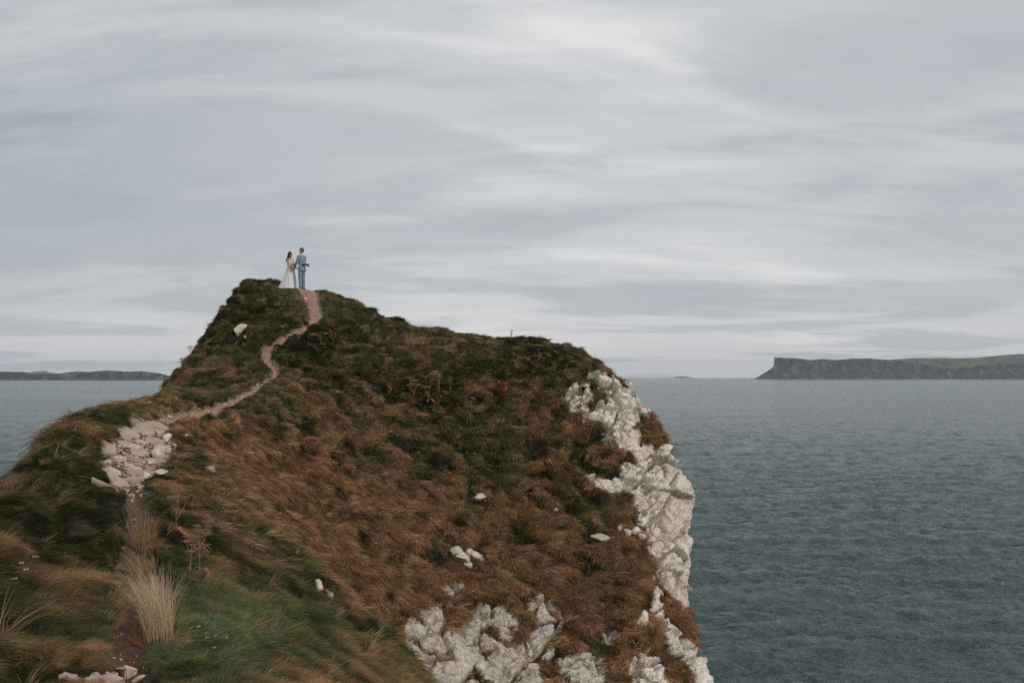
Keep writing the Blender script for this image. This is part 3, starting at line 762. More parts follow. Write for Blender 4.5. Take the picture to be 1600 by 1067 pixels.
# named so that the collection keeps this order
for i, me in enumerate(types): me.name = 'tuft_%02d' % i
tufts = inst_collection('tufts', types, grass_mat)
def layer(dens, ok, ids, smin, smax, wind, upmix, seed, colf=None, jit=0.25):
    P, N, k = pick(dens, ok)
    Z = N * (1 - upmix) + UP * upmix
    E = frames(Z, lean_dirs(P, N, wind, 0.75, seed))
    tus = 0.62 + 0.55 * (1 - 2.4 * np.abs(vnoise(P / 0.95, 3)))
    tus = np.clip(tus, 0.4, 1.25)
    _pd, _ = seg_dist(P[:, :2], PATH_S); tus *= np.interp(_pd, [0.1, 0.75], [0.45, 1.0])
    tus *= np.interp(np.linalg.norm(P[:, :2] - STAND - np.array([0.0, -0.5]), axis=1), [0.6, 1.5], [0.35, 1.0])
    _x, _y = proj(P); tus *= np.where(P[:, 1] > 24, np.interp(_y, [470, 640, 760], [0.62, 0.78, 0.95]), 1.0)
    S = rng.uniform(smin, smax, len(P)) * tus
    C, w = zone_colors(P)
    C = 1.12 * C * rng.uniform(1 - jit, 1 + jit, (len(P), 1)) * (1 + rng.normal(0, 0.05, (len(P), 3)))
    if colf is not None: C = colf(P, C, w)
    I = rng.choice(ids, len(P))
    return P, E, S, np.clip(C, 0.004, 0.8), I
def straw(frac, c=(0.33, 0.22, 0.12)):
    def f(P, C, w):
        s = (rng.uniform(size=len(P)) < frac * (0.5 + w))[:, None]
        return np.where(s, np.array(c) * rng.uniform(0.6, 1.1, (len(P), 1)), C)
    return f
gx_, gy_ = proj(G[:-1, :-1].reshape(-1, 3))
farw = np.interp(qy, [13, 20, 46, 52], [0, 1, 1, 0.3])
nearw = np.interp(qy, [4, 6, 14, 21], [0.5, 1, 1, 0])
fresh_q = np.exp(-(((gx_ - 330) / 120)**2 + ((gy_ - 975) / 60)**2)) * (qy < 20)
_hp = G[:-1, :-1].reshape(-1, 3)
heath = np.exp(-(((gx_ - 560) / 150)**2 + ((gy_ - 620) / 55)**2)) + 0.8 * np.exp(-(((gx_ - 780) / 130)**2 + ((gy_ - 590) / 40)**2))
heath = sstep(0.35, 0.75, heath + 0.5 * fbm(_hp, 1.4, 3, 271)) * (qy > 26)
def herb(P, C, w):
    k = rng.uniform(size=(len(P), 1)); d = np.array([0.040, 0.046, 0.026]); r_ = np.array([0.21, 0.095, 0.05]); g_ = np.array([0.11, 0.10, 0.065])
    return np.where(k < 0.5, d, np.where(k < 0.75, r_, g_)) * rng.uniform(0.6, 1.4, (len(P), 1))
L_ = [
 layer(125, live * farw, np.arange(0, 4), 0.6, 1.15, (0.30, -0.10), 0.22, 61, straw(0.10, (0.46, 0.30, 0.175)), 0.42),
 layer(9, live * farw, np.arange(0, 4), 1.2, 1.75, (0.35, -0.1), 0.35, 67, straw(0.15, (0.46, 0.30, 0.175)), 0.5),
 layer(3.0, live * farw * (qsem > 5), np.arange(0, 4), 1.0, 1.5, (0.2, -0.3), 0.15, 69, straw(2.0, (0.60, 0.41, 0.25))),
 layer(34, live * farw * heath, np.arange(14, 17), 0.8, 1.7, (0.2, 0), 0.5, 68, herb),
 layer(8, live * farw * (qsem > 6), np.arange(14, 17), 0.7, 1.5, (0.2, 0), 0.3, 62, lambda P, C, w: C * 0.8),
 layer(2.2, live * farw, np.arange(11, 14), 0.6, 1.0, (0.5, 0), 0.6, 63, straw(0.9, (0.42, 0.29, 0.17))),
 layer(230, live * nearw * (1 - 0.75 * np.clip(fresh_q, 0, 1)), np.arange(4, 8), 0.45, 0.85, (0.35, -0.1), 0.5, 64, straw(0.07), 0.4),
 layer(260, live * nearw * (0.25 + np.clip(fresh_q * 1.2, 0, 1)), np.arange(8, 11), 0.7, 1.3, (0.3, 0.1), 0.6, 65),
 layer(3.0, live * nearw, np.arange(11, 14), 0.5, 0.95, (0.5, 0), 0.6, 66, straw(0.9, (0.42, 0.30, 0.18))),
]
P, E, S, C, I = [np.concatenate(v) for v in zip(*L_)]
grass = scatter('grass', P, E, S, C, I, tufts); tag(grass, kind='stuff')
print('GRASS TUFTS', len(P), [len(l[0]) for l in L_])
# ------------------------------------------------------------------ stones
def rock_mesh(name, seed, size, cuts=9, sub=3, rough=0.06):
    r = np.random.default_rng(seed); bm = bmesh.new(); bmesh.ops.create_icosphere(bm, subdivisions=sub, radius=1.0)
    V = np.array([v.co[:] for v in bm.verts])
    for _ in range(cuts):
        n = r.normal(size=3); n /= np.linalg.norm(n); d = r.uniform(0.45, 0.85)
        V -= np.outer(np.maximum(0, V @ n - d), n)
    V += rough * np.stack([fbm(V + seed, 0.5, 3, seed + k) for k in range(3)], 1)
    V *= np.array(size) * 0.5 / np.abs(V).max(0)
    for v, c in zip(bm.verts, V): v.co = c
    me = bpy.data.meshes.new(name); bm.to_mesh(me); bm.free()
    me.polygons.foreach_set('use_smooth', np.zeros(len(me.polygons), bool)); return me
m = NT('limestone')
rc, rb, rcs = rock_color(m, 'Pos')
rc = m.mix(0.35, rc, (0.33, 0.265, 0.21))
m.bsdf(rc, 0.92, m.bump(m.math('ADD', rb, rcs), 0.6, 0.02), 0.2)
stone_mat = m.m
m = NT('path_limestone')        # scuffed by boots, stained by the reddish soil
rc, rb, rcs = rock_color(m, 'Pos')
oi = m.n('ShaderNodeObjectInfo'); rc = m.mix(0.6, rc, (0.42, 0.275, 0.20)); rc = m.mix(m.math('MULTIPLY', oi.outputs['Random'], 0.55), rc, (0.20, 0.135, 0.10))
m.bsdf(rc, 0.92, m.bump(m.math('ADD', rb, rcs), 0.6, 0.02), 0.2)
slab_mat = m.m

def place(name, px, py, size, seed, label, cat='rock', mat=None, sink=0.45, tilt=None, group=None, cuts=9):
    loc, no = at(px, py)
    me = rock_mesh(name, seed, size, cuts)
    o = link(name, me, mat or stone_mat)
    rz = random.Random(seed).uniform(-0.3, 0.3) if tilt is None else tilt
    q = Vector((0, 0, 1)).rotation_difference((no + Vector((0, 0, 0.4))).normalized())
    o.rotation_mode = 'QUATERNION'; o.rotation_quaternion = q @ Euler((0, 0, rz)).to_quaternion()
    o.location = loc + no * (size[2] * (0.5 - sink))
    return tag(o, label, cat, group)
place('rock', 376, 516, (0.62, 0.55, 0.42), 501, 'pale domed rock alone in the dark turf of the left knoll')
place('rock', 383, 528, (0.16, 0.2, 0.14), 502, 'small white stone just under the domed rock on the left knoll')
place('rock', 936, 841, (0.75, 0.5, 0.32), 503, 'smooth white boulder alone in brown grass beside the lower cliff', tilt=-0.5)
place('rock', 750, 776, (0.46, 0.3, 0.16), 504, 'thin flat white stone in the middle of the brown slope')
place('rock', 868, 797, (0.2, 0.16, 0.14), 505, 'small pale stone in brown grass left of the cliff notch')
place('rock', 329, 737, (0.22, 0.5, 0.2), 506, 'grey oblong stone on the brow right of the path slabs', tilt=0.5)
place('rock', 345, 748, (0.16, 0.2, 0.12), 507, 'small grey stone just below the oblong one on the brow')
place('rock', 262, 684, (0.2, 0.28, 0.18), 508, 'rounded grey stone in turf above the two white boulders')
place('rock', 274, 697, (0.12, 0.14, 0.12), 509, 'little rounded stone in turf right of the path slabs')
place('rock', 289, 681, (0.1, 0.18, 0.08), 510, 'white splinter of stone in brown turf right of the slabs', tilt=-0.6)
place('rock', 512, 934, (0.22, 0.46, 0.16), 511, 'flat pale slab at the end of the stone rib on the near brow', tilt=0.4)
place('rock', 497, 918, (0.15, 0.42, 0.14), 512, 'pale slab second from the end of the stone rib', tilt=0.3)
place('rock', 490, 895, (0.16, 0.34, 0.16), 513, 'upright pale stone at the head of the stone rib', tilt=0.4)
place('rock', 462, 861, (0.14, 0.24, 0.12), 514, 'small tan stone on the near brow above the stone rib')
place('rock', 436, 803, (0.12, 0.2, 0.1), 515, 'narrow pale stone on the brow above the brown hollow')
place('rock', 524, 831, (0.12, 0.42, 0.12), 516, 'long thin white stone in brown grass of the hollow', tilt=0.5)
for i, (a, b, sz) in enumerate([(714,862,(0.42,0.4,0.34)),(722,872,(0.5,0.45,0.34)),(733,866,(0.4,0.4,0.3)),(744,872,(0.66,0.5,0.36)),(727,881,(0.45,0.35,0.26))]):
    place('rock', a, b, sz, 520 + i, ['uppermost left block of the white stone cluster on the brown slope', 'left lower block of the white stone cluster on the brown slope',
          'middle upper block of the white stone cluster on the brown slope', 'largest right hand block of the white stone cluster on the brown slope',
          'lowest block of the white stone cluster on the brown slope'][i], group='white stone cluster')
for i, (a, b, sz) in enumerate([(967,826,(0.3,0.3,0.25)),(978,830,(0.3,0.5,0.25)),(992,829,(0.4,0.55,0.3)),(1002,838,(0.3,0.4,0.3))]):
    place('rock', a, b, sz, 530 + i, ['first of four white stones left of the lower cliff', 'second of four white stones left of the lower cliff',
          'third of four white stones left of the lower cliff', 'fourth of four white stones, touching the lower cliff'][i], group='four white stones by the cliff')
place('rock', 245, 716, (0.30, 0.42, 0.26), 540, 'white angular boulder right of the path slabs', sink=0.2)
place('rock', 253, 710, (0.26, 0.36, 0.26), 541, 'rounded white boulder topping the pair right of the slabs', sink=0.2)
place('rock', 252, 741, (0.24, 0.3, 0.1), 542, 'thin white flake of stone in turf below the boulders', sink=0.2)
place('rock', 226, 748, (0.24, 0.36, 0.14), 543, 'white broken stone at the lower right of the slabs', sink=0.2)
place('rock', 166, 686, (0.17, 0.22, 0.18), 544, 'white pointed stone at the upper left of the slabs', sink=0.1)
place('rock', 243, 731, (0.18, 0.26, 0.12), 545, 'pale flat stone between the slabs and the flake', sink=0.2)
place('rock', 40, 928, (0.09, 0.06, 0.05), 546, 'tiny white stone in the dark turf at far left', sink=0.2)
place('rock', 200, 1046, (0.09, 0.05, 0.04), 547, 'small white stone lying on the near path', sink=0.1)
place('rock', 308, 1066, (0.10, 0.07, 0.05), 548, 'white stone at the bottom edge right of the path', sink=0.2)
place('rock', 217, 1063, (0.14, 0.08, 0.05), 549, 'pale stone right of the flat slab at the bottom', sink=0.25)

# ---- the bare slabs the path crosses
def clip_poly(poly, n, d):
    out = []
    for i in range(len(poly)):
        a, b = poly[i], poly[(i + 1) % len(poly)]; da, db = a @ n - d, b @ n - d
        if da <= 0: out.append(a)
        if da * db < 0: out.append(a + (b - a) * (da / (da - db)))
    return out
def slabs(root_name, poly, n_seed, aspect, seed, label, thick, mat):
    r = np.random.default_rng(seed)
    W = [at(*q)[0] for q in poly]; W = np.array([[w.x, w.y] for w in W if w is not None])
    c0 = W.mean(0); loc0, _ = drop(*c0)
    root = empty(root_name, loc0); tag(root, label, 'rock')
    sc = np.array([1.0, aspect]); Ws = W / sc
    lo, hi = Ws.min(0) - 0.4, Ws.max(0) + 0.4; seeds = []
    tries = 0; mind = math.sqrt((hi - lo).prod() / n_seed) * 0.62
    while len(seeds) < n_seed * 2 and tries < 6000:
        tries += 1; q = r.uniform(lo, hi)
        if all(np.hypot(*(q - s)) > mind * r.uniform(0.55, 1.25) for s in seeds): seeds.append(q)
    S = np.array(seeds); ins = poly_sd(S[:, 0], S[:, 1], Ws) < 0.02; count = 0
    for i in range(len(S)):
        if not ins[i]: continue
        cell = [S[i] + np.array(v) for v in ((-.9,-.9),(.9,-.9),(.9,.9),(-.9,.9))]
        for j in range(len(S)):
            if j != i:
                dv = S[j] - S[i]; L = np.linalg.norm(dv); cell = clip_poly(cell, dv / L, (S[i] + S[j]) @ dv / 2 / L - 0.024 * r.uniform(0.3, 2.4))
                if len(cell) < 3: break
        if len(cell) < 3: continue
        pts = []
        for k in range(len(cell)):
            a, b = cell[k], cell[(k + 1) % len(cell)]
            for t in (0.0, 0.33, 0.66): pts.append(a + (b - a) * t + (r.normal(0, 0.012, 2) if t else 0))
        pts = np.array(pts) * sc; c = S[i] * sc
        z = [drop(*q)[0] for q in (c, c + [0.3, 0], c + [0, 0.3], c - [0.3, 0], c - [0, 0.3])]
        if any(v is None for v in z): continue
        gx, gy = (z[1].z - z[3].z) / 0.6, (z[2].z - z[4].z) / 0.6
        gx = np.clip(gx, -0.6, 0.6) + r.normal(0, 0.14); gy = np.clip(gy, -0.2, 0.5) + r.normal(0, 0.14)
        zc = z[0].z + r.uniform(-0.03, 0.09) * thick
        n = len(pts); vv = []
        for ring, (s, dz) in enumerate(((1.04, -0.22), (1.0, -0.005), (0.93, 0.022), (0.5, 0.026))):
            for q in pts:
                e = (q - c) * s + (r.normal(0, 0.006, 2) if ring else 0)
                vv.append((c[0] + e[0], c[1] + e[1], zc + gx * e[0] + gy * e[1] + dz + r.normal(0, 0.008) * (ring > 0)))
        vv.append((c[0], c[1], zc + 0.036 + r.normal(0, 0.012)))
        ff = [(a * n + k, a * n + (k + 1) % n, (a + 1) * n + (k + 1) % n, (a + 1) * n + k) for a in range(3) for k in range(n)]
        ff += [(3 * n + k, 3 * n + (k + 1) % n, 4 * n) for k in range(n)]
        vv = [tuple(np.array(v) - np.array(loc0)) for v in vv]
        o = link('stone', mesh_from('stone', vv, ff, False), mat, root); count += 1
    return root
slabs('rock_outcrop', OUT_POLY, 80, 1.6, 17, 'broken bed of pinkish limestone slabs where the path crosses the brow', 1.0, slab_mat)
slabs('rock_outcrop', [(98,1064),(120,1050),(150,1047),(195,1052),(205,1068),(190,1095),(110,1095)], 26, 1.2, 12, 'flat cracked limestone slab across the path at the bottom edge', 0.3, slab_mat)

# ---- pebbles on the path and crumbs round the slabs: beyond counting
m = NT('pebbles')
ic = m.attr('col', 'INSTANCER', 'Color'); m.bsdf(m.mix(m.noise(12, 3), m.mix(1.0, ic, (0.75, 0.72, 0.7), 'MULTIPLY'), ic), 0.9, None, 0.2)
peb = [rock_mesh('pebble_%02d' % i, 600 + i, (1, 0.8, 0.55), 7, 2, 0.05) for i in range(5)]
pc_ = inst_collection('pebbles', peb, m.m)
okp = (qpath > 0.35) * (qy > 6)
P1, N1, k1 = pick(np.where(qy > 15, 85, 70), okp)
P2, N2, k2 = pick(22, qout * 1.0)
spx, spy = proj(P1); 
big_st = rng.uniform(size=len(P1)) < 0.12
S1 = np.where(P1[:, 1] > 15, rng.gamma(2.2, 0.018, len(P1)) + 0.015, rng.gamma(2.0, 0.006, len(P1)) + 0.006)
S2 = rng.gamma(2.2, 0.022, len(P2)) + 0.015
Pp = np.concatenate([P1, P2]); Sp = np.concatenate([S1, S2]); n_ = len(Pp)
Ep = rng.uniform(-0.4, 0.4, (n_, 3)); Ep[:, 2] = rng.uniform(0, 6.28, n_)
br = rng.uniform(size=(n_, 1)); Cp = (1 - br) * np.array([0.36, 0.24, 0.17]) + br * np.array([0.62, 0.53, 0.45])
Cp[:len(P1)][P1[:, 1] < 14] *= 0.8
gravel = scatter('gravel', Pp, Ep, Sp, Cp, rng.integers(0, 5, n_), pc_); tag(gravel, kind='stuff')
# ------------------------------------------------------------------ single plants
def strand(vs_, fs_, pts, r0, r1, k=4):
    """a thin tapering stalk along pts"""
    pts = [np.array(p, float) for p in pts]; n = len(pts); b = len(vs_)
    for i, p in enumerate(pts):
        d = pts[min(i + 1, n - 1)] - pts[max(i - 1, 0)]; d /= np.linalg.norm(d) + 1e-9
        s = np.cross(d, [0.3, 1, 0.2]); s /= np.linalg.norm(s) + 1e-9; u = np.cross(d, s); r = r0 + (r1 - r0) * i / (n - 1)
        for j in range(k):
            a = 2 * math.pi * j / k; vs_.append(p + r * (math.cos(a) * s + math.sin(a) * u))
    for i in range(n - 1):
        for j in range(k): fs_.append((b + i*k + j, b + i*k + (j+1) % k, b + (i+1)*k + (j+1) % k, b + (i+1)*k + j))
dry_stem = plain('dry_stalk', (0.30, 0.175, 0.095), 0.8, 0.4, 20)
dry_head = plain('seed_head', (0.34, 0.205, 0.125), 0.9, 0.45, 60)
rust_leaf = plain('rust_leaf', (0.26, 0.105, 0.045), 0.9, 0.5, 40)
dark_twig = plain('dark_twig', (0.030, 0.024, 0.018), 0.9, 0.4, 30)
def hogweed(px, py, h, seed, label, n_br=5, thick=1.0, leaves=True, group='dead seed-head plants', sm=None, hm=None):
    r = np.random.default_rng(seed); loc, no = at(px, py)
    root = empty('dead_hogweed', loc); tag(root, label, 'plant', group)
    v, f = [], []; lean = r.normal(0, 0.06, 2) + np.array([0.05, 0])
    top = np.array([lean[0] * h, lean[1] * h, h]); strand(v, f, [(0, 0, -0.06), top * 0.5 + r.normal(0, 0.01, 3), top], 0.008 * thick, 0.005 * thick)
    tips = [top]
    for b in range(n_br):
        t = r.uniform(0.35, 0.8); a = r.uniform(0, 6.28); L = h * r.uniform(0.25, 0.5); s = top * t
        e = s + np.array([math.cos(a) * L * 0.5, math.sin(a) * L * 0.5, L * 0.85]); mid = s + (e - s) * 0.5 + np.array([math.cos(a), math.sin(a), 0]) * L * 0.1
        strand(v, f, [s, mid, e], 0.0055 * thick, 0.0035 * thick); tips.append(e)
    link('stem', mesh_from('stem', v, f), sm or dry_stem, root)
    for tip in tips:
        v, f = [], []; R_ = h * r.uniform(0.09, 0.16); nr = 12
        for k in range(nr):
            a = 6.283 * k / nr + r.normal(0, 0.1); rr = R_ * (0.45 + 0.55 * (k % 2)) * r.uniform(0.8, 1.1)
            e = tip + np.array([rr * math.cos(a), rr * math.sin(a), R_ * r.uniform(0.45, 0.65)])
            strand(v, f, [tip, tip * 0.45 + e * 0.55 + np.array([0, 0, -0.1 * R_]), e], 0.0022 * thick, 0.0018 * thick, 3)
            for q in range(5):
                c = e + r.normal(0, 0.16 * R_, 3) * np.array([1, 1, 0.35]); s = 0.10 * R_ * thick
                b0 = len(v); v += [c + np.array(d_) * s for d_ in ((1,0,0),(0,1,0.2),(-1,0,0),(0,-1,0.2),(0,0,0.8),(0,0,-0.6))]
                f += [(b0, b0+1, b0+4), (b0+1, b0+2, b0+4), (b0+2, b0+3, b0+4), (b0+3, b0, b0+4), (b0+1, b0, b0+5), (b0+2, b0+1, b0+5), (b0+3, b0+2, b0+5), (b0, b0+3, b0+5)]
        link('seed_head', mesh_from('seed_head', v, f, False), hm or dry_head, root)
    if leaves:
        v, f = [], []
        for k in range(9):
            a = r.uniform(0, 6.28); L = h * r.uniform(0.2, 0.4); z = r.uniform(0, 0.3) * h
            d_ = np.array([math.cos(a), math.sin(a), 0]); s_ = np.array([-math.sin(a), math.cos(a), 0]); b0 = len(v)
            v += [np.array([0, 0, z]), d_*L*0.5 + s_*L*0.16 + [0,0,z+0.1*L], d_*L + [0,0,z-0.35*L], d_*L*0.5 - s_*L*0.13 + [0,0,z+0.02*L]]
            f += [(b0, b0+1, b0+2, b0+3)]
        link('dead_leaves', mesh_from('dead_leaves', v, f, False), rust_leaf, root)
    return root
hogweed(275, 838, 0.58, 751, 'tall dead seed-head plant in front of the turf bank, farther of two by the path', 7, 0.8)
hogweed(312, 900, 0.52, 702, 'bushy dead seed-head plant, nearer of two beside the path', 12, 0.8)
hogweed(296, 898, 0.34, 703, 'short dead seed-head plant at the foot of the bushy one', 4)
hogweed(646, 632, 0.80, 704, 'leftmost tall dead seed-head plant of the row on the upper slope', 6, 1.6)
hogweed(668, 632, 0.98, 705, 'tallest dead seed-head plant in the row on the upper slope', 7, 1.6)
hogweed(685, 622, 0.72, 706, 'rightmost dead seed-head plant of the row on the upper slope', 5, 1.6)
hogweed(703, 612, 0.50, 707, 'thin dead seed-head plant right of the row on the upper slope', 2, 1.4, False)
hogweed(798, 532, 0.36, 708, 'thin dead seed-head plant standing on the skyline', 3, 1.5, False)
hogweed(602, 588, 0.75, 709, 'forked bare stalk plant high on the brown slope', 2, 1.4, False)
hogweed(842, 566, 0.50, 710, 'bent pale stalk plant under the skyline', 1, 1.4, False)
hogweed(735, 660, 0.7, 711, 'leaning pale stalk plant in the middle of the slope', 1, 1.4, False)
hogweed(284, 535, 0.35, 712, 'lower sprig of seed heads on the left skyline', 3, 1.6, False)
hogweed(298, 523, 0.35, 713, 'upper sprig of seed heads on the left skyline', 3, 1.6, False)
hogweed(265, 640, 0.40, 714, 'faint dead stalk plant on the saddle by the path', 4, 1.0, False)
for i, (a, b, h, lb) in enumerate([(905, 640, 0.75, 'dark dead thistle against the white upper rocks'), (852, 730, 0.8, 'dark dead thistle in the hollow left of the cliff notch'),
                                   (826, 795, 0.6, 'dark dead thistle below the hollow on the brown slope'), (838, 735, 0.5, 'low dark thistle left of the dead thistle in the hollow')]):
    o = hogweed(a, b, h, 730 + i, lb, 5, 2.0, True, 'dark dead thistles', dark_twig, dark_twig); o.name = 'dead_thistle'
def dock(px, py, h, seed, label):
    r = np.random.default_rng(seed); loc, no = at(px, py); root = empty('dead_dock', loc); tag(root, label, 'plant', 'rust red dead dock plants')
    v, f, v2, f2 = [], [], [], []
    for k in range(7):
        a = r.uniform(0, 6.28); t = np.array([math.cos(a) * 0.22 * h, math.sin(a) * 0.22 * h, h * r.uniform(0.7, 1.0)])
        strand(v, f, [(0, 0, -0.05), t * 0.5, t], 0.007, 0.004, 3)
        for q in range(40):
            c = t * r.uniform(0.3, 1.05) + r.normal(0, 0.04 * h, 3); s = 0.05 * h * r.uniform(0.5, 1.2); b0 = len(v2)
            d1, d2 = r.normal(size=3) * s, r.normal(size=3) * s; v2 += [c - d1, c + d2, c + d1, c - d2]; f2.append((b0, b0+1, b0+2, b0+3))
    link('stem', mesh_from('stem', v, f), dry_stem, root); link('seed_head', mesh_from('seed_head', v2, f2, False), rust_leaf, root)
dock(786, 622, 0.62, 741, 'rust red dead plant standing out right of the slope centre')
dock(600, 590, 0.5, 742, 'rust red dead plant beside the forked stalk on the upper slope')
dock(608, 616, 0.4, 743, 'low rust red plant under the forked stalk on the upper slope')
dock(520, 535, 0.45, 744, 'rust red dead plant on the knoll right of the path')

def pale_material(name, c):
    m = NT(name); bvv = m.attr('bv')
    g = m.mix(bvv, tuple(x * 0.55 for x in c), tuple(min(0.85, x * 1.25) for x in c))
    d_ = m.n('ShaderNodeBsdfDiffuse'); m.l(g, d_.inputs[0]); t_ = m.n('ShaderNodeBsdfTranslucent'); m.l(g, t_.inputs[0])
    x_ = m.n('ShaderNodeMixShader'); x_.inputs[0].default_value = 0.3
    m.l(d_.outputs[0], x_.inputs[1]); m.l(t_.outputs[0], x_.inputs[2]); m.l(x_.outputs[0], m.out.inputs[0]); return m.m
pale = pale_material('bleached_grass', (0.62, 0.465, 0.305)); tan = pale_material('tan_grass', (0.46, 0.31, 0.17)); rusty = pale_material('rusty_grass', (0.34, 0.17, 0.08))
def tussock(px, py, h, nb, rad, seed, label, mat, width=0.004, lean=-0.12, rz=0.0, droop=0.22, spread=0.20, flare=0.12):
    loc, no = at(px, py)
    me = clump('grass_tussock', nb, rad, h * 0.22, h, width, lean, spread, droop, seed, 6, flare)
    o = link('grass_tussock', me, mat); o.location = loc - Vector((0, 0, 0.05)); o.rotation_euler = (0, 0, rz); return tag(o, label, 'grass', 'pale grass tussocks')
tussock(248, 988, 0.88, 800, 0.125, 801, 'tall bleached grass tussock, the largest, beside the near path', pale, 0.0026, 0.0, 2.2, 0.36, 0.09, 0.03)
tussock(262, 1000, 0.34, 200, 0.12, 816, 'low straw tussock at the right foot of the largest one', tan, 0.003, 0.3, 0.3, 0.4, 0.3)
tussock(236, 998, 0.30, 160, 0.10, 817, 'low rusty tussock at the left foot of the largest one', rusty, 0.003, 0.3, 2.8, 0.4, 0.3)
tussock(214, 895, 0.36, 170, 0.10, 818, 'low tan tussock hanging over the path from the right', tan, 0.003, 0.4, 2.9, 0.4, 0.25)
tussock(240, 945, 0.62, 420, 0.13, 802, 'bleached grass tussock just behind the largest one by the path', pale, 0.0028, 0.08, 2.7, 0.30, 0.11, 0.04)
tussock(228, 895, 0.50, 300, 0.12, 815, 'bleached grass tussock third in the row along the path', tan, 0.0032, 0.1, 2.9, 0.26, 0.16)
tussock(226, 850, 0.62, 260, 0.12, 803, 'tan grass tussock below the broken slabs', tan, 0.004, -0.05, 0.0, 0.12, 0.13)
tussock(178, 945, 0.45, 220, 0.10, 804, 'straw coloured grass tussock left of the near path', tan, 0.0035, 0.35)
tussock(168, 970, 0.30, 120, 0.09, 805, 'small straw tussock at the left edge of the near path', tan, 0.0035, 0.3)
tussock(400, 985, 0.42, 160, 0.16, 806, 'thin tan grass tussock on the near flank above the green lawn', tan, 0.003, 0.2)
tussock(440, 1010, 0.40, 190, 0.16, 807, 'rusty grass tussock at the brow of the near flank', rusty, 0.003, 0.4)
tussock(515, 695, 0.75, 150, 0.18, 808, 'tan grass tussock on the left of the brown slope', tan, 0.010, 0.25)
tussock(650, 535, 0.55, 230, 0.5, 809, 'broad pale grass tussock under the skyline ridge', tan, 0.010, -0.1)
tussock(635, 528, 0.5, 160, 0.3, 810, 'pale grass tussock left of the broad one under the skyline', tan, 0.010, -0.1)
tussock(588, 533, 0.5, 120, 0.25, 811, 'small pale grass tussock on the knoll shoulder', tan, 0.010, -0.1)
tussock(745, 640, 0.45, 200, 0.28, 812, 'tan grass tussock on the upper middle slope', tan, 0.010, 0.4)
tussock(76, 730, 0.35, 70, 0.05, 813, 'wisp of pale grass leaning over the left brink', tan, 0.005, -0.4)
# two orange seed pods on thin stalks at the left
org = plain('orange_bloom', (0.55, 0.14, 0.035), 0.7, 0.3, 40)
for px, py, dx, h, lb in [(40, 882, 0.05, 0.13, 'taller orange flower in the dark turf at far left'), (45, 884, 0.09, 0.08, 'lower right orange flower in the dark turf at far left')]:
    loc, no = at(px, py); root = empty('orange_flower', loc); tag(root, lb, 'flower', 'orange flowers')
    v, f = [], []; strand(v, f, [(0, 0, -0.03), (dx * 0.4, 0, h * 0.6), (dx, 0, h)], 0.003, 0.002); link('stem', mesh_from('stem', v, f), dry_stem, root)
    v, f = [], []
    for k in range(9):
        a = 6.283 * k / 9; b0 = len(v); d_ = np.array([math.cos(a), 0.6 * math.sin(a), 0.5 + 0.3 * math.sin(3 * a)]); s_ = np.array([-math.sin(a), math.cos(a), 0]); c = np.array([dx, 0, h])
        v += [c, c + d_ * 0.018 + s_ * 0.009, c + d_ * 0.03, c + d_ * 0.018 - s_ * 0.009]; f.append((b0, b0+1, b0+2, b0+3))
    link('petals', mesh_from('petals', v, f, False), org, root)
# tiny white daisies scattered in the lawn, and pink thrift on the slope
m = NT('small_blooms'); m.bsdf(m.attr('col', 'INSTANCER', 'Color'), 0.7)
bl = clump('bloom_00', 12, 0.02, 0.02, 0.035, 0.016, 0.0, 0.9, 0.2, 77, 2)
bc = inst_collection('blooms', [bl], m.m); bp, bcol, bs = [], [], []
for (cx_, cy_, sx_, sy_, n, c, s) in [(330, 1000, 22, 18, 9, (0.7, 0.68, 0.64), 0.4), (865, 900, 10, 8, 10, (0.72, 0.45, 0.50), 1.3), (615, 880, 10, 12, 7, (0.7, 0.68, 0.64), 1.0), (640, 640, 120, 60, 10, (0.6, 0.5, 0.4), 1.0), (45, 905, 25, 12, 4, (0.75, 0.72, 0.68), 0.6)]:
    for _ in range(n):
        l, no = at(cx_ + random.gauss(0, sx_), cy_ + random.gauss(0, sy_))
        if l is not None: bp.append(l + Vector((0, 0, 0.09))); bcol.append(c); bs.append(s * random.uniform(0.6, 1.2))
nb_ = len(bp); blooms = scatter('small_flowers', np.array([list(v) for v in bp]), np.zeros((nb_, 3)), np.array(bs), np.array(bcol), np.zeros(nb_, int), bc); tag(blooms, kind='stuff')
# ------------------------------------------------------------------ the couple
def tube(V, Fc, pts, rads, lat=None, k=14):
    """closed tube through pts; rads = r or (r_side, r_front) per point; lat = side axis"""
    pts = [np.array(p, float) for p in pts]; n = len(pts); b = len(V)
    for i, p in enumerate(pts):
        d = pts[min(i + 1, n - 1)] - pts[max(i - 1, 0)]; d = d / (np.linalg.norm(d) + 1e-9)
        s = np.array(lat if lat is not None else (0.31, 0.9, 0.28), float); s = s - d * (s @ d); s /= np.linalg.norm(s); u = np.cross(d, s)
        r = rads[i]; rs, rf = r if isinstance(r, tuple) else (r, r)
        for j in range(k):
            a = 2 * math.pi * j / k; V.append(p + rs * math.cos(a) * s + rf * math.sin(a) * u)
    for i in range(n - 1):
        for j in range(k): Fc.append((b + i*k + j, b + i*k + (j+1) % k, b + (i+1)*k + (j+1) % k, b + (i+1)*k + j))
    for end, p, sgn in ((0, pts[0], 1), (n - 1, pts[-1], -1)):
        r = rads[end]; rm = min(r) if isinstance(r, tuple) else r
        q = pts[1] if end == 0 else pts[-2]; d = p - q; d /= np.linalg.norm(d) + 1e-9
        V.append(p + d * rm * 0.55); c = len(V) - 1
        for j in range(k):
            a_, b_ = b + end*k + j, b + end*k + (j+1) % k
            Fc.append((b_, a_, c) if end == 0 else (a_, b_, c))
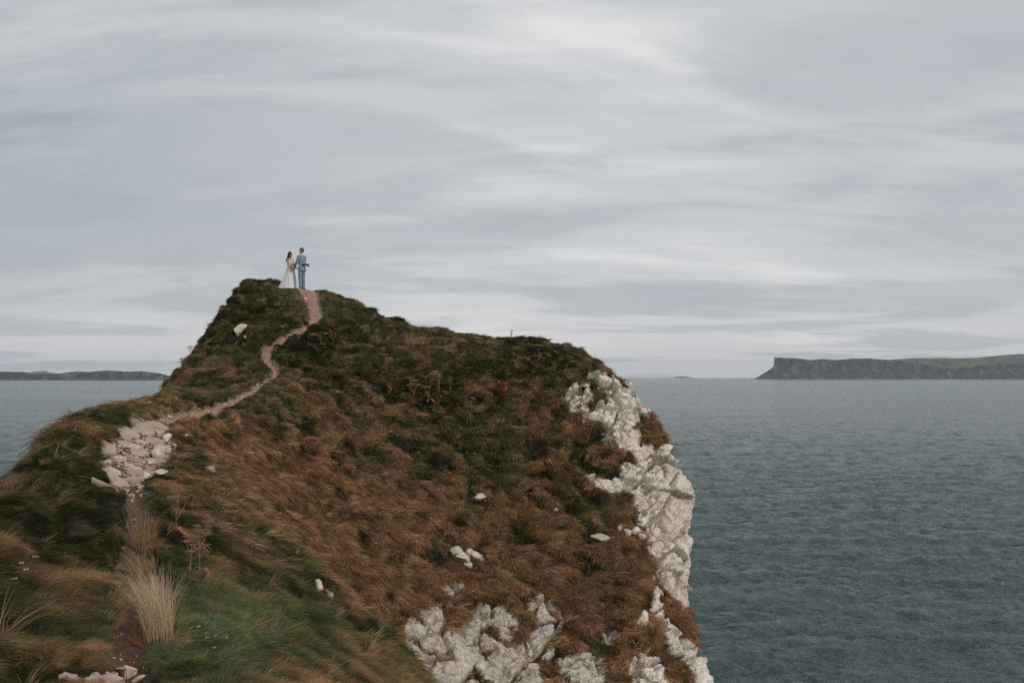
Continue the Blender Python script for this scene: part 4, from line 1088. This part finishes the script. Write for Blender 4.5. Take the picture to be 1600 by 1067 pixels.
def blob(V, Fc, c, r, ns=14, nr=9, axes=None):
    b = len(V); c = np.array(c, float); r = np.array(r, float) if not np.isscalar(r) else np.array([r] * 3)
    A = np.eye(3) if axes is None else np.array(axes, float)
    V.append(c + A.T @ (np.array([0, 0, 1]) * r))
    for i in range(1, nr):
        t = math.pi * i / nr
        for j in range(ns): V.append(c + A.T @ (np.array([math.sin(t) * math.cos(6.28318 * j / ns), math.sin(t) * math.sin(6.28318 * j / ns), math.cos(t)]) * r))
    V.append(c - A.T @ (np.array([0, 0, 1]) * r)); e = len(V) - 1
    for j in range(ns):
        Fc.append((b, b + 1 + j, b + 1 + (j+1) % ns)); Fc.append((e, b + 1 + (nr-2)*ns + (j+1) % ns, b + 1 + (nr-2)*ns + j))
    for i in range(nr - 2):
        for j in range(ns): Fc.append((b+1+i*ns+j, b+1+(i+1)*ns+j, b+1+(i+1)*ns+(j+1) % ns, b+1+i*ns+(j+1) % ns))
def fuse(name, V, Fc, voxel, mat, parent, smooth=2):
    """overlapping closed pieces -> one continuous skin"""
    me = mesh_from(name, V, Fc); o = bpy.data.objects.new(name + '_tmp', me); COL.objects.link(o)
    md = o.modifiers.new('r', 'REMESH'); md.mode = 'VOXEL'; md.voxel_size = voxel; md.use_smooth_shade = True
    if smooth: sm_ = o.modifiers.new('s', 'SMOOTH'); sm_.iterations = smooth; sm_.factor = 0.5
    dg = bpy.context.evaluated_depsgraph_get(); dg.update()
    nm = bpy.data.meshes.new_from_object(o.evaluated_get(dg)); nm.name = name
    bpy.data.objects.remove(o); nm.materials.clear(); nm.materials.append(mat)
    return link(name, nm, None, parent)
skin_w = plain('skin_tan', (0.46, 0.25, 0.165), 0.55, 0.08, 20); skin_m = plain('skin_fair', (0.50, 0.29, 0.21), 0.55, 0.08, 20)
suit = plain('suit_wool', (0.205, 0.285, 0.345), 0.85, 0.14, 50); tulle = plain('dress_tulle', (0.84, 0.80, 0.775), 0.8, 0.05, 12); lace = plain('dress_lace', (0.70, 0.66, 0.60), 0.85, 0.15, 70)
hair_w = plain('dark_hair', (0.018, 0.013, 0.011), 0.5, 0.4, 60); hair_m = plain('brown_hair', (0.15, 0.085, 0.050), 0.6, 0.3, 60)
navy = plain('navy_cloth', (0.020, 0.028, 0.045), 0.8, 0.3, 30); shoe = plain('brown_leather', (0.045, 0.026, 0.018), 0.5, 0.3, 30); white = plain('white_shirt', (0.78, 0.77, 0.75), 0.7, 0.04, 20)
eye_m = plain('eye_dark', (0.02, 0.015, 0.012), 0.3, 0.1, 20)
fm = np.array([-0.88, 0.47, 0]); fm /= np.linalg.norm(fm)
XM, XB = (472.5 - CX) / F * 42.2, (453.0 - CX) / F * 42.2
lm = np.cross([0, 0, 1], fm)                    # the man's left: towards the camera
PM = np.array([XM, 42.10, 0]); PB = np.array([XB, 42.33, 0])
for P_ in (PM, PB):
    l, no = drop(P_[0], P_[1]); P_[2] = l.z
zj = (PM[2] + PB[2]) / 2
JN = (PM + PB) / 2 + lm * 0.11 + np.array([-0.02, 0, 0]); JF = (PM + PB) / 2 - lm * 0.11
JN[2] = zj + 0.90; JF[2] = zj + 0.92
def frame(P_, f):
    l_ = np.cross([0, 0, 1], f)
    return lambda a, b, c: np.array([f[0] * a + l_[0] * b, f[1] * a + l_[1] * b, c])
def hand(V, Fc, wrist, target, curl, side, s=1.0):
    """palm, four unequal bent fingers and a thumb, reaching from the wrist over the held hand"""
    d = target - wrist; d /= np.linalg.norm(d); dn = np.array(curl, float); dn -= d * (dn @ d); dn /= np.linalg.norm(dn); w = np.cross(d, dn) * side
    palm = wrist + d * 0.045 * s
    tube(V, Fc, [wrist, palm, wrist + d * 0.085 * s], [(0.026*s, 0.020*s), (0.040*s, 0.016*s), (0.040*s, 0.014*s)], w, 12)
    for i, L in enumerate((0.072, 0.080, 0.074, 0.058)):
        b = wrist + d * 0.083 * s + w * (0.030 - 0.020 * i) * s
        m1 = b + (d * 0.8 + dn * 0.45) * L * 0.45 * s; m2 = m1 + (d * 0.3 + dn * 0.95) * L * 0.33 * s; m3 = m2 + (-d * 0.25 + dn * 0.9) * L * 0.25 * s
        tube(V, Fc, [b - d * 0.015, b, m1, m2, m3], [0.0088*s, 0.0088*s, 0.0084*s, 0.0078*s, 0.0068*s], w, 8)
    b = wrist + d * 0.03 * s + w * 0.032 * s
    tube(V, Fc, [b - w * 0.012, b + (w * 0.6 + d * 0.6 + dn * 0.2) * 0.03 * s, b + (w * 0.7 + d * 1.5 + dn * 0.9) * 0.032 * s], [0.012*s, 0.0105*s, 0.008*s], dn, 8)
def head(V, Fc, c, f, s=1.0):
    l_ = np.cross([0, 0, 1], f); ax = [f, l_, [0, 0, 1]]; q = lambda a, b, z: c + f * a * s + l_ * b * s + np.array([0, 0, z * s])
    blob(V, Fc, q(-0.012, 0, 0.03), np.array([0.093, 0.074, 0.092]) * s, 16, 11, ax)          # skull
    blob(V, Fc, q(0.026, 0, -0.035), np.array([0.062, 0.058, 0.082]) * s, 14, 10, ax)          # face and jaw
    blob(V, Fc, q(0.062, 0, -0.092), np.array([0.024, 0.026, 0.020]) * s, 10, 7, ax)           # chin
    tube(V, Fc, [q(0.080, 0, 0.02), q(0.098, 0, -0.012), q(0.088, 0, -0.028)], [0.009*s, 0.013*s, 0.010*s], l_, 8)   # nose
    blob(V, Fc, q(0.083, 0, -0.055), np.array([0.009, 0.022, 0.008]) * s, 10, 6, ax)           # lips
    blob(V, Fc, q(0.070, 0, 0.028), np.array([0.017, 0.048, 0.010]) * s, 10, 6, ax)            # brow
    for b in (-1, 1): blob(V, Fc, q(-0.008, b * 0.076, -0.012), np.array([0.020, 0.009, 0.030]) * s, 10, 7, ax)  # ears
    return q
def eyes(q, parent, P_):
    for b in (-1, 1):
        V, Fc = [], []; blob(V, Fc, q(0.080, b * 0.030, 0.004), 0.0105, 10, 7); link('eye', mesh_from('eye', V, Fc), eye_m, parent)

# ---- the man, turned away to the left, both hands forward
man = empty('person', tuple(PM)); tag(man, 'man in a light blue suit seen from behind, holding hands with the woman', 'person', None)
A = frame(PM, fm); jn, jf = JN - PM, JF - PM
shN, shF = A(0.0, 0.185, 1.425), A(0.0, -0.185, 1.425); elN, elF = A(0.07, 0.25, 1.15), A(0.07, -0.25, 1.15)
dN = (jn - elN) / np.linalg.norm(jn - elN); dF = (jf - elF) / np.linalg.norm(jf - elF)
wrN, wrF = jn - dN * 0.085, jf - dF * 0.085
V, Fc = [], []
tube(V, Fc, [A(0, 0, 0.86), A(0, 0, 0.98), A(0.01, 0, 1.12), A(0.015, 0, 1.30), A(0, 0, 1.42), A(-0.01, 0, 1.47)], [(0.15, 0.105), (0.155, 0.105), (0.14, 0.10), (0.165, 0.11), (0.16, 0.09), (0.08, 0.06)], lm)
tube(V, Fc, [A(-0.01, 0, 1.44), A(0.0, 0, 1.52), A(0.015, 0, 1.60)], [0.062, 0.058, 0.056], lm)
hq = head(V, Fc, A(0.02, 0, 1.655), np.array([-0.97, 0.24, 0]) / np.linalg.norm([0.97, 0.24]))
for sh, el, wr, tg, sd in ((shN, elN, wrN, jn, 1), (shF, elF, wrF, jf, -1)):
    tube(V, Fc, [sh, (sh + el) / 2, el, (el + wr) / 2, wr], [0.050, 0.044, 0.038, 0.034, 0.026]); hand(V, Fc, wr, tg, (0, 0, -1), sd)
for b in (1, -1):
    tube(V, Fc, [A(0, b * 0.085, 0.92), A(0.015, b * 0.095, 0.72), A(0.02, b * 0.10, 0.50), A(-0.01, b * 0.105, 0.30), A(-0.02, b * 0.11, 0.08)], [0.082, 0.072, 0.054, 0.052, 0.036])
    tube(V, Fc, [A(-0.05, b * 0.11, 0.045), A(0.05, b * 0.118, 0.05), A(0.16, b * 0.13, 0.03)], [0.035, 0.038, 0.028])
fuse('body', V, Fc, 0.0075, skin_m, man)
eyes(hq, man, PM)
V, Fc = [], []      # suit jacket with skirt over the hips and sleeves
tube(V, Fc, [A(-0.012, 0, 0.80), A(-0.01, 0, 0.90), A(0, 0, 1.0), A(0.005, 0, 1.10), A(0.01, 0, 1.22), A(0.01, 0, 1.34), A(-0.005, 0, 1.43), A(-0.015, 0, 1.485)],
     [(0.190, 0.140), (0.186, 0.138), (0.172, 0.128), (0.166, 0.120), (0.186, 0.130), (0.200, 0.130), (0.180, 0.105), (0.085, 0.075)], lm, 20)
for sh, el, wr in ((shN, elN, wrN), (shF, elF, wrF)):
    tube(V, Fc, [sh * 0.8 + A(0, 0, 1.43) * 0.2, sh, sh * 0.5 + el * 0.5, el, el * 0.5 + wr * 0.5, wr - (wr - el) * 0.04], [0.070, 0.072, 0.063, 0.057, 0.050, 0.043])
jk = fuse('jacket', V, Fc, 0.010, suit, man)
V, Fc = [], []; tube(V, Fc, [A(-0.012, 0, 1.475), A(0.0, 0, 1.535)], [(0.070, 0.066), (0.066, 0.064)], lm); fuse('shirt_collar', V, Fc, 0.008, white, man, 1)
V, Fc = [], []
tube(V, Fc, [A(0, 0, 1.0), A(-0.005, 0, 0.90), A(0, 0, 0.80)], [(0.160, 0.115), (0.172, 0.125), (0.150, 0.105)], lm, 18)
for b in (1, -1):
    tube(V, Fc, [A(-0.005, b * 0.085, 0.88), A(0.012, b * 0.095, 0.70), A(0.015, b * 0.10, 0.50), A(-0.005, b * 0.105, 0.30), A(-0.005, b * 0.11, 0.14), A(0.01, b * 0.11, 0.045)], [0.098, 0.090, 0.074, 0.068, 0.064, 0.070])
fuse('trousers', V, Fc, 0.010, suit, man)
for b in (1, -1):
    V, Fc = [], []; tube(V, Fc, [A(-0.075, b * 0.11, 0.045), A(0.0, b * 0.112, 0.05), A(0.10, b * 0.122, 0.038), A(0.195, b * 0.135, 0.024)], [(0.040, 0.044), (0.044, 0.048), (0.048, 0.038), (0.032, 0.022)], lm)
    fuse('shoe', V, Fc, 0.008, shoe, man)
V, Fc = [], []      # short brown hair, close at the sides
hf = np.array([-0.97, 0.24, 0]) / np.linalg.norm([0.97, 0.24]); hl = np.cross([0, 0, 1], hf); hax = [hf, hl, [0, 0, 1]]
blob(V, Fc, hq(-0.022, 0, 0.052), (0.094, 0.080, 0.086), 16, 10, hax); blob(V, Fc, hq(-0.050, 0, -0.005), (0.060, 0.070, 0.070), 14, 9, hax); blob(V, Fc, hq(0.035, 0, 0.108), (0.055, 0.052, 0.028), 12, 8, hax)
fuse('hair', V, Fc, 0.008, hair_m, man)
V, Fc = [], []      # cropped beard along the jaw
blob(V, Fc, hq(0.034, 0, -0.076), (0.052, 0.058, 0.036), 12, 8, hax); blob(V, Fc, hq(0.064, 0, -0.100), (0.026, 0.028, 0.020), 10, 7, hax); fuse('beard', V, Fc, 0.008, hair_m, man)

# ---- the woman in the white dress, facing him
fb = -fm; hfb = np.array([0.93, -0.36, 0.0]); hfb /= np.linalg.norm(hfb); lb_ = np.cross([0, 0, 1], fb)
bride = empty('person', tuple(PB)); tag(bride, 'dark-haired woman in a long white dress facing the man in the blue suit', 'person')
B = frame(PB, fb); jn, jf = JN - PB, JF - PB
shN, shF = B(-0.03, -0.150, 1.325), B(-0.03, 0.150, 1.325); elN, elF = B(0.02, -0.200, 1.07), B(0.02, 0.200, 1.07)
dN = (jn - elN) / np.linalg.norm(jn - elN); dF = (jf - elF) / np.linalg.norm(jf - elF); wrN, wrF = jn - dN * 0.07 + np.array([0, 0, -0.02]), jf - dF * 0.07 + np.array([0, 0, -0.02])
V, Fc = [], []
tube(V, Fc, [B(0, 0, 0.80), B(0, 0, 0.90), B(0.0, 0, 1.06), B(-0.01, 0, 1.20), B(-0.03, 0, 1.32), B(-0.035, 0, 1.365)], [(0.135, 0.09), (0.14, 0.095), (0.105, 0.08), (0.125, 0.095), (0.13, 0.072), (0.06, 0.05)], lb_)
tube(V, Fc, [B(-0.035, 0, 1.34), B(-0.025, 0, 1.42), B(-0.01, 0, 1.48)], [0.047, 0.044, 0.044], lb_)
wq = head(V, Fc, B(-0.005, 0, 1.535), hfb, 0.94)
for sh, el, wr, tg, sd in ((shN, elN, wrN, jn, -1), (shF, elF, wrF, jf, 1)):
    tube(V, Fc, [sh, (sh + el) / 2, el, (el + wr) / 2, wr], [0.042, 0.037, 0.032, 0.029, 0.021]); hand(V, Fc, wr, tg, (0, 0, 1), sd, 0.9)
for b in (1, -1):
    tube(V, Fc, [B(0, b * 0.08, 0.86), B(0.01, b * 0.085, 0.66), B(0.01, b * 0.085, 0.46), B(-0.01, b * 0.085, 0.26), B(-0.02, b * 0.085, 0.06)], [0.085, 0.070, 0.050, 0.047, 0.032])
    tube(V, Fc, [B(-0.04, b * 0.085, 0.035), B(0.05, b * 0.09, 0.035), B(0.13, b * 0.095, 0.022)], [0.028, 0.030, 0.022])
fuse('body', V, Fc, 0.0075, skin_w, bride); eyes(wq, bride, PB)
V, Fc = [], []
tube(V, Fc, [B(0.0, 0, 0.95), B(0, 0, 1.04), B(-0.003, 0, 1.12), B(-0.008, 0, 1.20), B(-0.02, 0, 1.265)], [(0.135, 0.100), (0.116, 0.092), (0.124, 0.100), (0.137, 0.112), (0.132, 0.098)], lb_, 18)
bod = fuse('bodice', V, Fc, 0.008, lace, bride)
for b in (-1, 1):
    V, Fc = [], []; tube(V, Fc, [B(0.05, b * 0.085, 1.25), B(0.02, b * 0.098, 1.335), B(-0.05, b * 0.098, 1.372), B(-0.10, b * 0.08, 1.32), B(-0.095, b * 0.07, 1.25)], [0.013] * 5, lb_, 8); link('strap', mesh_from('strap', V, Fc), lace, bride)
def skirt(name, z0, r0, hem, back, folds, amp, mat, seed, zoff=0.0):
    r = np.random.default_rng(seed); ph = r.uniform(0, 6.28, 4); nz, na = 26, 120; W = np.zeros((nz, na, 3)); left_img = np.array([-1.0, 0.05, 0])
    for i in range(nz):
        t = i / (nz - 1); z = z0 * (1 - t)
        for j in range(na):
            a = 2 * math.pi * j / na; d_ = fb * math.cos(a) + lb_ * math.sin(a)
            fl = 1 + amp * t**0.7 * (0.6 * math.sin(folds * a + ph[0] + 1.4 * t) + 0.4 * math.sin((folds * 1.7) // 1 * a + ph[1]))
            rr = max((r0 + (hem - r0) * t**0.75) * fl, 0.178 * min(1.0, 0.62 + 4.5 * t))
            tl = max(0.0, d_ @ left_img)**1.5 * back * t**2.0
            W[i, j] = d_ * rr * np.array([1, 0.9, 1]) + left_img * tl + np.array([0, 0, z])
            if t > 0.9:
                g, _ = drop(PB[0] + W[i, j, 0], PB[1] + W[i, j, 1])
                if g is not None: W[i, j, 2] = max(z, 0) * 0.5 + max(min((g.z - PB[2]), 0.1), -0.2) + 0.012 + zoff
    me = grid_mesh(name, W, wrap=True); return link(name, me, mat, bride)
skirt('skirt', 1.03, 0.122, 0.290, 0.34, 15, 0.075, tulle, 5)
V, Fc = [], []      # loose dark waves blown back from the face
hwl = np.cross([0, 0, 1], hfb); hax = [hfb, hwl, [0, 0, 1]]
blob(V, Fc, wq(-0.028, 0, 0.040), (0.097, 0.086, 0.092), 16, 10, hax); blob(V, Fc, wq(-0.075, 0, -0.05), (0.075, 0.085, 0.11), 14, 9, hax)
for k in range(16):
    r = np.random.default_rng(900 + k); b = -0.085 + 0.17 * k / 15; s = wq(-0.05, b, -0.01); sw = r.uniform(-0.02, 0.03)
    blow = np.array([-0.06 - 0.09 * r.uniform(), 0, 0]) if k % 4 else np.array([0.07, -0.02, 0])
    tube(V, Fc, [s, s + np.array([-0.02 + sw, 0, -0.10]), s + np.array([0.0, 0, -0.20]) + blow * 0.6, s + np.array([0.01, 0, -0.27 - 0.05 * r.uniform()]) + blow], [0.030, 0.032, 0.026, 0.008], None, 8)
fuse('hair', V, Fc, 0.009, hair_w, bride, 1)

# ---- dark things by the couple
V, Fc = [], []      # navy cloth folded over at the man's hip and hanging out behind
c0 = PM + np.array([0.03, -0.155, 1.06])
tube(V, Fc, [c0 - PM, c0 - PM + np.array([0.10, 0.0, 0.0]), c0 - PM + np.array([0.20, 0.06, -0.005]), c0 - PM + np.array([0.255, 0.09, 0.02])], [(0.035, 0.018), (0.035, 0.02), (0.045, 0.03), (0.05, 0.03)], (0, 0, 1))
tube(V, Fc, [c0 - PM + np.array([0.21, 0.06, 0.0]), c0 - PM + np.array([0.27, 0.08, -0.05]), c0 - PM + np.array([0.285, 0.08, -0.09])], [0.03, 0.04, 0.018])
navy_o = fuse('navy_cloth', V, Fc, 0.009, navy, None); navy_o.location = tuple(PM); tag(navy_o, 'folded dark navy cloth at the back of the man in the suit', 'cloth')
V, Fc = [], []
xb = XM - 0.155; l, no = drop(xb, 42.75); c = np.array([0, 0, 0.0])
tube(V, Fc, [(0, 0, -0.02), (0.005, 0, 0.14), (-0.005, 0, 0.27)], [(0.055, 0.06), (0.06, 0.06), (0.035, 0.03)], (1, 0, 0))
tube(V, Fc, [(-0.02, 0, 0.25), (-0.03, 0, 0.33), (0.02, 0, 0.34), (0.03, 0, 0.25)], [0.008] * 4)
bag = fuse('bag', V, Fc, 0.008, navy, None); bag.location = (xb, 42.75, l.z); tag(bag, 'small dark bag standing on the ground behind the man in the suit', 'bag')
haze(2.6e-5)
